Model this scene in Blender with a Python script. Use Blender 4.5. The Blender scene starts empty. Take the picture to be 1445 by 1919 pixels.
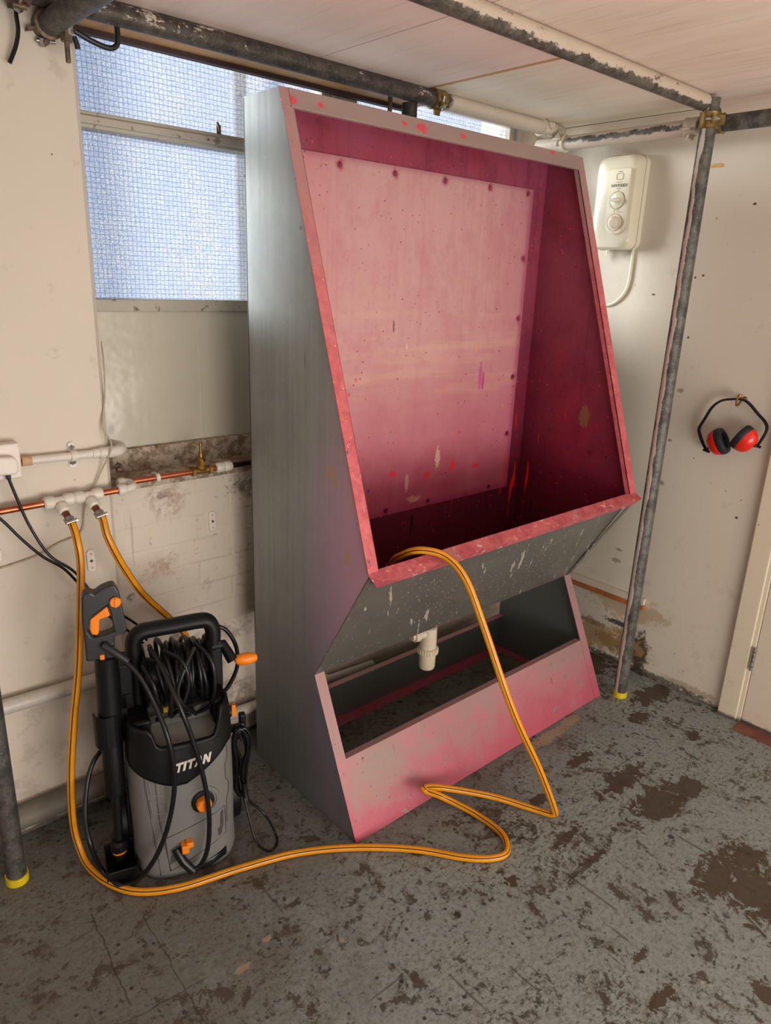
import bpy, bmesh, math, random
from mathutils import Vector, Matrix
random.seed(7)
sc = bpy.context.scene
COL = sc.collection
PI = math.pi
# ------------------------------------------------------------------ camera
FPX = 1350.97
CR = Matrix(((0.74837638, 0.17816299, -0.63889807), (-0.66227366, 0.25361007, -0.70503584), (0.03641969, 0.95075753, 0.30778844)))
CP = Vector((-1.07639539, -1.78040408, 1.52810871))
cam_d = bpy.data.cameras.new('camera'); cam = bpy.data.objects.new('camera', cam_d); COL.objects.link(cam)
cam_d.sensor_fit = 'VERTICAL'; cam_d.sensor_height = 36; cam_d.sensor_width = 36
cam_d.lens = FPX * 36 / 1919
cam_d.clip_start = .02
cam.matrix_world = Matrix.Translation(CP) @ CR.to_4x4()
sc.camera = cam
# ------------------------------------------------------------------ world, lights, exposure
sc.view_settings.view_transform = 'Standard'; sc.view_settings.look = 'None'
sc.view_settings.gamma = 1; sc.view_settings.use_curve_mapping = False
sc.view_settings.exposure = -0.10
sc.cycles.use_denoising = True
sc.cycles.max_bounces = 6; sc.cycles.diffuse_bounces = 4; sc.cycles.transparent_max_bounces = 12
sc.cycles.caustics_reflective = False; sc.cycles.caustics_refractive = False
sc.cycles.sample_clamp_indirect = 4
sc.cycles.use_adaptive_sampling = True; sc.cycles.adaptive_threshold = .05; sc.cycles.adaptive_min_samples = 16
W = bpy.data.worlds.new('sky'); sc.world = W; W.use_nodes = True
wn = W.node_tree.nodes; bgn = wn['Background']
bgn.inputs[0].default_value = (.88, .925, 1, 1); bgn.inputs[1].default_value = 1.12
def area(name, loc, target, sx, sy, energy, color):
    d = bpy.data.lights.new(name, 'AREA'); d.shape = 'RECTANGLE'; d.size = sx; d.size_y = sy; d.energy = energy; d.color = color
    o = bpy.data.objects.new(name, d); COL.objects.link(o); o.location = loc
    o.rotation_euler = (Vector(target) - Vector(loc)).to_track_quat('-Z', 'Y').to_euler()
    return o
area('workshop_daylight', (.0, -4.7, 1.9), (.7, 0, 1.45), 3.0, 1.6, 33, (1, .935, .85))
area('added_ceiling_fill', (-.1, -3.5, .45), (.3, -1.2, 2.2), 2.6, 1.3, 96, (1, .93, .87))  # lamp added behind the camera, aimed up to brighten the ceiling
area('workshop_daylight', (-3.0, -1.9, 1.5), (.6, -.4, 1.3), 2.0, 1.6, 12, (1, .96, .92))
sd_ = bpy.data.lights.new('hazy_sun', 'SUN'); sd_.energy = 14; sd_.angle = .42; sd_.color = (1, .90, .70)
so_ = bpy.data.objects.new('hazy_sun', sd_); COL.objects.link(so_); so_.location = (-2, 3, 3.2); so_.rotation_euler = Vector((.42, -.60, -.13)).to_track_quat('-Z', 'Y').to_euler()

# ------------------------------------------------------------------ pixel -> world helper (finds real positions on real planes)
def at(u, v, x=None, y=None, z=None):
    d = CR @ Vector(((u - 722.5) / FPX, -(v - 959.5) / FPX, -1))
    if x is not None: t = (x - CP.x) / d.x
    elif y is not None: t = (y - CP.y) / d.y
    else: t = (z - CP.z) / d.z
    return CP + t * d
# ------------------------------------------------------------------ node helper
def lin(r, g, b):
    f = lambda c: (c / 255 / 12.92) if c / 255 <= .04045 else ((c / 255 + .055) / 1.055) ** 2.4
    return (f(r), f(g), f(b), 1)
class NM:
    def __init__(s, name):
        s.m = bpy.data.materials.new(name); s.m.use_nodes = True; s.t = s.m.node_tree; s.N = s.t.nodes
        s.b = s.N['Principled BSDF']; s.out = s.N['Material Output']
        s.geo = s.N.new('ShaderNodeNewGeometry'); s.P = s.geo.outputs['Position']
        s.tc = s.N.new('ShaderNodeTexCoord'); s.O = s.tc.outputs['Object']
    def put(s, sock, v):
        if isinstance(v, bpy.types.NodeSocket): s.t.links.new(v, sock)
        else:
            try: sock.default_value = v
            except Exception: sock.default_value = tuple(v) + (1,) if len(v) == 3 else v[0]
    def math(s, op, a, b=0.0, clamp=False):
        n = s.N.new('ShaderNodeMath'); n.operation = op; n.use_clamp = clamp; s.put(n.inputs[0], a); s.put(n.inputs[1], b); return n.outputs[0]
    def vm(s, op, a, b):
        n = s.N.new('ShaderNodeVectorMath'); n.operation = op; s.put(n.inputs[0], a); s.put(n.inputs[1], b)
        return n.outputs['Value'] if op in ('LENGTH', 'DOT_PRODUCT', 'DISTANCE') else n.outputs['Vector']
    def xyz(s, v=None):
        n = s.N.new('ShaderNodeSeparateXYZ'); s.put(n.inputs[0], v or s.P); return n.outputs
    def noise(s, scale, detail=4, rough=.55, vec=None, stretch=None, dist=0):
        v = vec or s.P
        if stretch: v = s.vm('MULTIPLY', v, stretch)
        n = s.N.new('ShaderNodeTexNoise'); s.put(n.inputs['Vector'], v)
        n.inputs['Scale'].default_value = scale; n.inputs['Detail'].default_value = detail; n.inputs['Roughness'].default_value = rough; n.inputs['Distortion'].default_value = dist
        return n.outputs['Fac']
    def vor(s, scale, feat='F1', vec=None, rnd=1):
        n = s.N.new('ShaderNodeTexVoronoi'); n.feature = feat; s.put(n.inputs['Vector'], vec or s.P); n.inputs['Scale'].default_value = scale; n.inputs['Randomness'].default_value = rnd
        return n.outputs['Distance']
    def step(s, f, lo, hi):
        n = s.N.new('ShaderNodeMapRange'); n.interpolation_type = 'SMOOTHSTEP'; s.put(n.inputs[0], f); n.inputs[1].default_value = lo; n.inputs[2].default_value = hi
        if lo > hi: n.inputs[1].default_value = hi; n.inputs[2].default_value = lo; n.inputs[3].default_value = 1; n.inputs[4].default_value = 0
        return n.outputs[0]
    def mix(s, f, a, b, mode='MIX'):
        n = s.N.new('ShaderNodeMix'); n.data_type = 'RGBA'; n.blend_type = mode; s.put(n.inputs[0], f); s.put(n.inputs[6], a); s.put(n.inputs[7], b); return n.outputs[2]
    def blob(s, c, r, wob=.5, nscale=14, lo=1.0, soft=.12):
        d = s.vm('LENGTH', s.vm('MULTIPLY', s.vm('SUBTRACT', s.P, tuple(c)), tuple(1 / k for k in r)), (0, 0, 0))
        rm = min(k for k in r if k < .9); nscale = max(nscale, min(160, 1.0 / rm)); wob = max(wob, .34) if rm < .05 else wob
        nn = s.math('MULTIPLY', s.math('SUBTRACT', s.noise(nscale, 7, .68, dist=.6), .5), wob * 7.5)
        return s.step(s.math('ADD', d, nn), lo + soft, lo - soft)
    def mx(s, a, b): return s.math('MAXIMUM', a, b)
    def mul(s, a, b): return s.math('MULTIPLY', a, b)
    def bump(s, h, strength=.3, dist=.002):
        n = s.N.new('ShaderNodeBump'); n.inputs['Strength'].default_value = strength; n.inputs['Distance'].default_value = dist; s.put(n.inputs['Height'], h)
        s.t.links.new(n.outputs[0], s.b.inputs['Normal'])
    def fin(s, col, rough=.6, metal=0.0, spec=.5):
        s.put(s.b.inputs['Base Color'], col); s.put(s.b.inputs['Roughness'], rough); s.put(s.b.inputs['Metallic'], metal); s.b.inputs['Specular IOR Level'].default_value = spec
        return s.m
def plain(name, col, rough=.5, metal=0.0, var=.12, scale=60, spec=.5, bump=.0):
    s = NM(name); n = s.noise(scale, 3, .6, s.O)
    c = s.mix(s.step(n, .3, .7), tuple(k * (1 - var) for k in col[:3]) + (1,), tuple(min(1, k * (1 + var)) for k in col[:3]) + (1,))
    if bump: s.bump(n, bump, .001)
    return s.fin(c, rough, metal, spec)

# ------------------------------------------------------------------ materials: setting
def mat_floor():
    s = NM('painted_concrete')
    n1 = s.noise(3, 5, .6); n2 = s.noise(34, 8, .76, dist=.3); n3 = s.noise(75, 6, .7); n4 = s.noise(9, 6, .7, dist=1.2)
    X = s.xyz()
    c = s.mix(n1, lin(128, 140, 142), lin(158, 164, 160))
    c = s.mix(s.mul(s.step(n3, .42, .72), .6), c, lin(84, 80, 72)); c = s.mix(s.mul(s.step(s.noise(170, 5, .7), .55, .66), .55), c, lin(70, 64, 56)); c = s.mix(s.mul(s.step(s.noise(9, 5, .7, dist=.8), .52, .66), .45), c, lin(98, 84, 68))
    fade = s.step(X[0], -1.2, .6)      # ramp from the far left towards the booth
    wear = s.step(s.math('ADD', n2, s.mul(s.math('SUBTRACT', n4, .5), .9)), .565, .605)
    c = s.mix(s.mul(wear, .85), c, lin(66, 58, 50))
    wear2 = s.step(s.math('ADD', s.noise(62, 7, .78, stretch=(1, 1.7, 1), dist=.5), s.mul(s.math('SUBTRACT', n1, .5), .35)), .56, .62)
    c = s.mix(s.mul(wear2, .8), c, lin(60, 52, 45))
    scr = s.step(s.noise(30, 3, .5, stretch=(1, .08, 1)), .66, .70); scr2 = s.step(s.noise(26, 3, .5, stretch=(.1, 1.2, 1)), .68, .71)
    c = s.mix(s.mul(s.mx(scr, scr2), .6), c, lin(62, 56, 50))
    # larger brown oil stains
    st = None
    for (u, v, rx, ry) in ((1165, 1462, .11, .035), (1235, 1500, .13, .05), (1290, 1475, .05, .05), (1085, 1425, .06, .02), (1350, 1640, .10, .06), (1420, 1680, .09, .12), (1060, 1570, .07, .012), (1110, 1610, .06, .012), (1400, 1600, .06, .05),
                           (1200, 1345, .05, .03), (1225, 1300, .10, .05), (1010, 1500, .05, .02), (1300, 1378, .04, .015), (1150, 1220, .12, .15), (960, 1650, .02, .015), (1110, 1235, .2, .1), (1240, 1870, .05, .015), (1435, 1860, .03, .03),(1200,1790,.03,.01)):
        p = at(u, v, z=0); b = s.blob((p.x, p.y, 0), (rx, ry, 1), .62, 19, soft=.07)
        st = b if st is None else s.mx(st, b)
    c = s.mix(s.mul(st, .92), c, s.mix(s.noise(24, 4), lin(50, 40, 33), lin(86, 68, 52)))
    brown_zone = s.mx(s.blob((-.45, -.12, 0), (.5, .5, 1), .25, 4, soft=.5), s.mx(s.blob((.55, -.1, 0), (.8, .55, 1), .15, 4, soft=.35), s.blob((-.75, -.5, 0), (.5, .45, 1), .3, 5, soft=.6)))  # browner, darker floor around the washer, at the left and under the booth
    c = s.mix(s.mul(brown_zone, .6), c, s.mix(s.noise(30, 5), lin(62, 55, 48), lin(98, 86, 74)))
    # dark dots
    dots = s.mul(s.step(s.vor(11), .13, .10), s.step(s.noise(2.3), .5, .56)); dots2 = s.mul(s.step(s.vor(31), .17, .13), s.step(s.noise(4), .48, .55))
    c = s.mix(s.mul(s.mx(dots, dots2), .85), c, lin(46, 40, 38))
    wh = s.mul(s.step(s.vor(14.7), .06, .045), s.step(s.noise(3.1), .55, .6))
    c = s.mix(wh, c, lin(188, 180, 160))
    pale = None
    for (u, v, rx, ry) in ((1030, 1380, .10, .022), (1070, 1350, .05, .02), (500, 1760, .012, .007), (640, 1762, .006, .006), (455, 1815, .02, .008)):
        p = at(u, v, z=0); b = s.blob((p.x, p.y, 0), (rx, ry, 1), .3, 40); pale = b if pale is None else s.mx(pale, b)
    c = s.mix(s.mul(pale, .7), c, lin(168, 148, 122))
    # slab joints
    def line(px1, px2, w=.0028):
        a = at(*px1, z=0); b = at(*px2, z=0); d = (b - a); L = d.length; d.normalize(); nrm = Vector((-d.y, d.x, 0))
        rel = s.vm('SUBTRACT', s.P, tuple(a)); dn = s.math('ABSOLUTE', s.math('ADD', s.vm('DOT_PRODUCT', rel, tuple(nrm)), s.mul(s.math('SUBTRACT', s.noise(20, 3), .5), .02)))
        al = s.vm('DOT_PRODUCT', rel, tuple(d)); return s.mul(s.step(dn, w, w * .5), s.mul(s.step(al, -.01, .01), s.step(al, L + .01, L - .01)))
    ln = s.mx(s.mx(line((170, 1710), (245, 1885)), line((270, 1720), (385, 1919), .0022)), s.mx(line((385, 1835), (240, 1915), .0022), line((1140, 1450), (1190, 1415), .0025)))
    c = s.mix(s.mul(ln, .6), c, lin(48, 42, 36))
    rough = s.mix(s.mx(st, wear), (.55,) * 3 + (1,), (.42,) * 3 + (1,))
    s.bump(s.math('SUBTRACT', n3, s.mul(s.mx(wear, st), .8)), .35, .0015)
    return s.fin(c, rough, 0, .4)
def mat_wall(name='whitewashed_plaster', brick=False, base=(214, 203, 188), mold=None, dirt=.5):
    s = NM(name); X = s.xyz()
    n1 = s.noise(2.5, 4, .5); n2 = s.noise(14, 6, .7); n3 = s.noise(90, 4, .6)
    b1 = lin(*base); b2 = lin(*[k * .955 for k in base])
    c = s.mix(n1, b1, b2)
    low = s.step(X[2], 1.0, .0)
    g = s.step(s.math('ADD', n2, s.mul(low, .07)), .60, .70)
    c = s.mix(s.mul(g, dirt * .45), c, lin(132, 112, 90))
    sp = s.mul(s.step(s.vor(17), .055, .035), s.step(s.noise(3.7), .5, .55)); c = s.mix(s.mul(sp, .8), c, lin(84, 66, 50))
    cr = s.mul(s.step(s.noise(24, 5, .6, stretch=(1, 1, 2.4), dist=1.5), .70, .73), s.mx(s.mul(low, .9), .25)); c = s.mix(cr, c, lin(88, 76, 62))
    c = s.mix(s.mul(s.step(s.math('ADD', X[2], s.mul(s.math('SUBTRACT', n2, .5), .05)), .022, .006), .85), c, lin(62, 52, 42))
    h = s.math('ADD', s.mul(n3, .12), s.mul(n2, .5))
    if brick:
        c = s.mix(s.mul(s.step(s.noise(19, 6, .7, stretch=(1, 1, 2.6), dist=1.2), .66, .71), .75), c, lin(98, 78, 60)); c = s.mix(s.mul(s.step(s.noise(50, 5, .7), .62, .68), .5), c, lin(120, 96, 76))
        bt = s.N.new('ShaderNodeTexBrick'); cm = s.N.new('ShaderNodeCombineXYZ'); s.put(cm.inputs[0], X[0]); s.put(cm.inputs[1], X[2])
        wv = s.vm('ADD', cm.outputs[0], s.vm('MULTIPLY', (1, 1, 0), s.mul(s.math('SUBTRACT', s.noise(9, 3), .5), .012)))
        s.put(bt.inputs['Vector'], wv)
        bt.inputs['Scale'].default_value = 1; bt.inputs['Brick Width'].default_value = .225; bt.inputs['Row Height'].default_value = .075; bt.inputs['Mortar Size'].default_value = .007; bt.inputs['Mortar Smooth'].default_value = 1
        bt.inputs['Color1'].default_value = (1, 1, 1, 1); bt.inputs['Color2'].default_value = (1, 1, 1, 1); bt.inputs['Mortar'].default_value = (0, 0, 0, 1)
        h = s.math('ADD', h, s.mul(bt.outputs['Color'], .5))
        c = s.mix(s.mul(s.mul(s.step(bt.outputs['Fac'], .2, 1), s.step(s.noise(6, 4), .45, .6)), .22), c, lin(120, 104, 88))
        for (u, v, rx, rz, col, k) in ((455, 910, .05, .03, (70, 52, 42), .9), (310, 940, .05, .05, (130, 80, 58), .55), (300, 930, .03, .02, (60, 48, 40), .5), (430, 1180, .1, .03, (70, 60, 48), .55), (300, 1075, .05, .02, (150, 110, 80), .5), (420, 1310, .2, .06, (80, 64, 48), .6), (245, 1120, .012, .012, (40, 34, 28), .9), (305, 1055, .04, .02, (150, 120, 90), .6)):
            p = at(u, v, y=.13); c = s.mix(s.mul(s.mul(s.blob(p, (rx, 1, rz), .42, 16, soft=.5), k * .8), s.step(s.noise(48, 6, .75), .40, .56)), c, lin(*col))
        drip = s.mul(s.step(s.noise(34, 3, .5, stretch=(1, 1, .03)), .62, .68), s.mul(s.step(X[2], .9, .82), s.step(X[2], .45, .6)))
        c = s.mix(s.mul(drip, .4), c, lin(140, 96, 66))
        s.bump(h, .38, .004)
    else:
        if mold == 'right':
            for (u, v, ry, rz, col, k) in ((1150, 1205, .09, .035, (26, 22, 18), 1), (1180, 1215, .07, .06, (34, 28, 22), 1), (1110, 1165, .07, .012, (60, 52, 36), .8), (1165, 1170, .08, .012, (36, 32, 26), .9), (1198, 1230, .03, .09, (40, 34, 28), .9), (1180, 1140, .16, .05, (170, 142, 98), .6), (1120, 1190, .2, .06, (165, 135, 92), .8),
                                           (1290, 1290, .12, .015, (120, 104, 70), .5), (1155, 1050, .02, .01, (100, 90, 76), .6), (1160, 1030, .015, .006, (100, 90, 76), .6), (1240, 905, .01, .008, (120, 96, 60), .7), (1255, 825, .008, .006, (120, 96, 60), .7), (1275, 732, .012, .008, (140, 112, 76), .7), (1318, 516, .004, .004, (120, 60, 30), 1), (1303, 520, .004, .004, (120, 60, 30), 1), (1225, 552, .006, .003, (60, 50, 40), 1), (1185, 1250, .3, .012, (60, 50, 40), .8), (1290, 632, .004, .004, (90, 50, 30), 1), (1415, 382, .006, .004, (70, 50, 30), 1), (1380, 970, .006, .004, (70, 60, 50), 1)):
                p = at(u, v, x=1.5135); c = s.mix(s.mul(s.blob(p, (1, ry, rz), .45 if ry > .02 else .3, 30, soft=.3), k), c, lin(*col))
        s.bump(h, .28, .003)
    return s.fin(c, .55, 0, .35)
def mat_ceiling(name, a, b, amt=.5):
    s = NM(name)
    g = s.noise(9, 6, .65, stretch=(1, .10, 1), dist=.6); g2 = s.noise(60, 4, .6, stretch=(1, .05, 1)); n = s.noise(2.2, 4, .6, stretch=(1, .5, 1))
    c = s.mix(s.step(s.math('ADD', s.mul(g, .6), s.mul(n, .4)), .36, .64), lin(*a), lin(*b))
    c = s.mix(s.mul(s.step(g2, .52, .72), .35 * amt), c, lin(168, 138, 108))
    kn = s.mul(s.step(s.vor(3.1, vec=s.vm('MULTIPLY', s.P, (2.2, 1, 1))), .085, .05), s.step(s.noise(1.7), .5, .55))
    c = s.mix(s.mul(kn, .45), c, lin(120, 96, 80)); s.bump(g2, .12, .001)
    return s.fin(c, .6, 0, .3)
def mat_glass():
    s = NM('wired_obscure_glass'); X = s.xyz()
    def grid(c, p=.0125, w=.085):
        f = s.math('FRACT', s.math('DIVIDE', s.math('ADD', c, s.mul(s.math('SUBTRACT', s.noise(40, 2), .5), .003)), p)); return s.step(f, w + .05, w - .04)
    wire = s.mx(grid(X[0]), grid(X[2]))
    n = s.noise(300, 3, .7, dist=1.2); crk = s.step(n, .45, .56); big = s.noise(5, 3, .6, stretch=(1, 1, .5))
    c = s.mix(crk, lin(190, 203, 226), lin(255, 253, 249)); c = s.mix(s.mul(s.step(big, .4, .65), .4), c, lin(208, 220, 240)); c = s.mix(s.mul(wire, .55), c, lin(110, 122, 148))
    tr = s.N.new('ShaderNodeBsdfTransparent'); tl = s.N.new('ShaderNodeBsdfTranslucent'); mx = s.N.new('ShaderNodeMixShader'); gl = s.N.new('ShaderNodeBsdfGlossy'); m2 = s.N.new('ShaderNodeMixShader')
    s.put(tr.inputs[0], c); s.put(tl.inputs[0], c); mx.inputs[0].default_value = .12; s.t.links.new(tr.outputs[0], mx.inputs[1]); s.t.links.new(tl.outputs[0], mx.inputs[2])
    gl.inputs['Roughness'].default_value = .25; m2.inputs[0].default_value = .04; s.t.links.new(mx.outputs[0], m2.inputs[1]); s.t.links.new(gl.outputs[0], m2.inputs[2])
    s.t.links.new(m2.outputs[0], s.out.inputs[0]); return s.m
def mat_frame():
    s = NM('flaking_white_window_paint'); X = s.xyz(); n = s.noise(30, 6, .7)
    c = s.mix(s.noise(4), lin(196, 188, 172), lin(170, 162, 150)); c = s.mix(s.mul(s.step(n, .58, .64), .8), c, lin(110, 96, 78)); c = s.mix(s.step(s.noise(60, 5, .7), .64, .68), c, lin(66, 56, 46))
    s.bump(n, .5, .003); return s.fin(c, .6)
def mat_sill():
    s = NM('rotten_painted_sill'); n = s.noise(26, 7, .72); n2 = s.noise(8, 5, .6)
    c = s.mix(s.step(n, .42, .58), lin(190, 178, 160), lin(132, 112, 90)); c = s.mix(s.mul(s.mul(s.step(n2, .47, .62), .7), s.step(s.xyz()[1], .245, .215)), c, lin(138, 92, 70)); c = s.mix(s.mul(s.step(s.noise(60, 6, .75), .58, .64), .8), c, lin(50, 42, 34))
    s.bump(n, .9, .004); return s.fin(c, .75)
def mat_tube(name='galvanised_scaffold_tube', paint=.0, dark=(94, 92, 88), pc=(206, 192, 176), axis=0, streak=None):
    s = NM(name); X = s.xyz(); n = s.noise(28, 6, .7); n2 = s.noise(160, 3, .6)
    c = s.mix(s.step(n, .38, .62), lin(*[k * .66 for k in dark]), lin(*dark)); c = s.mix(s.mul(s.step(n2, .62, .7), .5), c, lin(170, 168, 162)); c = s.mix(s.mul(s.step(s.noise(50, 5), .6, .66), .5), c, lin(54, 46, 40))
    met = .35
    if streak is not None: m = streak(s)
    elif paint > 0:
        st = (.25, 1, 1) if axis == 0 else ((1, .25, 1) if axis == 1 else (1, 1, .2))
        pn = s.math('ADD', s.mul(s.noise(16, 6, .75, stretch=st), .8), s.mul(s.noise(90, 4, .7), .2))
        m = s.step(pn, .62 - paint * .28, .64 - paint * .28 + .02)
    else: m = None
    if m is not None:
        pcol = s.mix(s.noise(12, 3), lin(*pc), lin(*[k * .93 for k in pc])); c = s.mix(m, c, pcol); s.bump(s.math('ADD', m, s.mul(n, .3)), .5, .0015)
        met = s.mul(s.math('SUBTRACT', 1.0, m), .35)
    else: s.bump(n, .3, .001)
    return s.fin(c, .55, met, .5)
# ------------------------------------------------------------------ materials: booth
def mat_galv(name='galvanised_sheet', over=None):
    s = NM(name); X = s.xyz()
    st = s.noise(46, 4, .6, stretch=(1, 1, .025)); n = s.noise(6, 4, .6); sp = s.noise(120, 3, .6)
    c = s.mix(s.step(s.math('ADD', s.mul(st, .5), s.mul(n, .5)), .38, .62), lin(142, 146, 146), lin(156, 160, 158))
    c = s.mix(s.mul(s.step(sp, .62, .72), .25), c, lin(205, 208, 206))
    c = s.mix(s.mul(s.step(X[2], .75, .1), .55), c, lin(104, 104, 104))      # darker towards the floor
    r = s.math('ADD', .44, s.mul(st, .22)); met = .42
    if over == 'side':
        ov = s.mul(s.blob((0, -.54, .83), (1, .17, .40), .12, 5, soft=.75), .85); c = s.mix(s.mul(ov, .7), c, lin(206, 130, 160)); met = s.math('SUBTRACT', .55, s.mul(ov, .5))
        low = s.blob((0, -.40, .55), (1, .12, .5), .14, 5, soft=.8); c = s.mix(s.mul(low, .38), c, lin(170, 150, 190))
        edge = None
        for (u, v, ry, rz) in ((620, 885, .022, .016), (627, 905, .010, .012), (650, 1047, .014, .018)):
            p = at(u, v, x=0); b = s.blob(p, (1, ry, rz), .16, 70, soft=.06); edge = b if edge is None else s.mx(edge, b)
        c = s.mix(s.mul(edge, .8), c, lin(172, 138, 108)); met = s.math('SUBTRACT', met, s.mul(edge, .5), True)
        sc2 = s.step(s.noise(40, 2, .5, stretch=(1, .7, .06), dist=.2), .735, .75); c = s.mix(s.mul(sc2, .5), c, lin(78, 80, 80))
    s.bump(sp, .06, .0006)
    return s.fin(c, r, met)
def mat_under():
    s = NM('spattered_galvanised_sheet'); X = s.xyz()
    n = s.noise(9, 4, .6); c = s.mix(n, lin(112, 112, 106), lin(140, 140, 132))
    q = s.vm('ADD', s.P, s.vm('MULTIPLY', (0, 0, 0), (1, 1, 1)))
    diag = s.N.new('ShaderNodeMapping'); diag.inputs['Rotation'].default_value = (0, math.radians(30), 0); s.put(diag.inputs[0], q)
    a = s.step(s.noise(60, 3, .55, vec=diag.outputs[0], stretch=(1, .3, .04)), .645, .68); b = s.mul(s.step(s.vor(60), .19, .11), s.step(s.noise(4), .36, .55))
    c = s.mix(s.mul(s.mx(a, b), .75), c, lin(206, 198, 184)); c = s.mix(s.mul(s.mul(s.step(s.vor(23), .08, .05), s.step(s.noise(6), .5, .52)), .8), c, lin(170, 60, 66))
    f = s.math('SUBTRACT', .6, s.mul(s.mx(a, b), .4)); return s.fin(c, .42, f)
def mat_inner():
    s = NM('ink_stained_shaded_interior'); X = s.xyz()
    n = s.noise(3.2, 5, .6); n2 = s.noise(30, 6, .7); st = s.noise(30, 4, .6, stretch=(1, 1, .04))
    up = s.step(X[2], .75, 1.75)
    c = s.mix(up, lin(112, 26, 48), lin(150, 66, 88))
    c = s.mix(s.mul(s.step(n, .42, .66), .55), c, lin(150, 30, 52))
    c = s.mix(s.mul(s.step(st, .5, .7), .35), c, lin(96, 20, 52))
    back = s.step(X[1], -.30, -.04)  # ink stain plus painted-in shade, darker towards the tank's back and bottom
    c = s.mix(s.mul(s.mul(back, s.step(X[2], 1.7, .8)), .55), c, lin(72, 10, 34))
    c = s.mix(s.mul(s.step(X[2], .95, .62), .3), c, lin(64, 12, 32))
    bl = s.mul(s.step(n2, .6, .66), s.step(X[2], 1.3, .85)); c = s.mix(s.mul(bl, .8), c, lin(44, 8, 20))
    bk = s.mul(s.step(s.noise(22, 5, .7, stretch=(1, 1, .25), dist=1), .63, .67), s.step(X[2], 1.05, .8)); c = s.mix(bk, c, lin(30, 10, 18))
    d = s.mul(s.step(s.vor(34), .12, .08), s.step(s.noise(5), .45, .55)); c = s.mix(s.mul(d, .8), c, lin(232, 90, 120))
    d = s.mul(s.step(s.noise(95, 4, .7), .62, .66), s.step(s.noise(4.4), .40, .55)); c = s.mix(s.mul(d, .7), c, lin(44, 8, 22))
    c = s.mix(s.mul(s.step(s.noise(7, 5, .7), .45, .68), .35), c, lin(84, 14, 40))
    rd = s.mul(s.step(s.noise(40, 3, .6, stretch=(1, 1, .08)), .66, .70), s.mul(s.blob((1.2, -.05, .85), (.3, .2, .3), .3, 10, soft=.3), 1.0)); c = s.mix(rd, c, lin(236, 40, 40))
    p = at(1095, 782, x=1.23); c = s.mix(s.mul(s.blob(p, (1, .022, .035), .12, 40, soft=.1), .7), c, lin(128, 96, 60))
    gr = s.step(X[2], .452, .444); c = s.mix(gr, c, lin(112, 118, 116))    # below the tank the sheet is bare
    top = s.mul(s.step(X[2], 1.80, 1.95), .0); met = s.mul(gr, .6)
    return s.fin(c, s.math('ADD', .42, s.mul(n2, .2)), met, .4)
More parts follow.
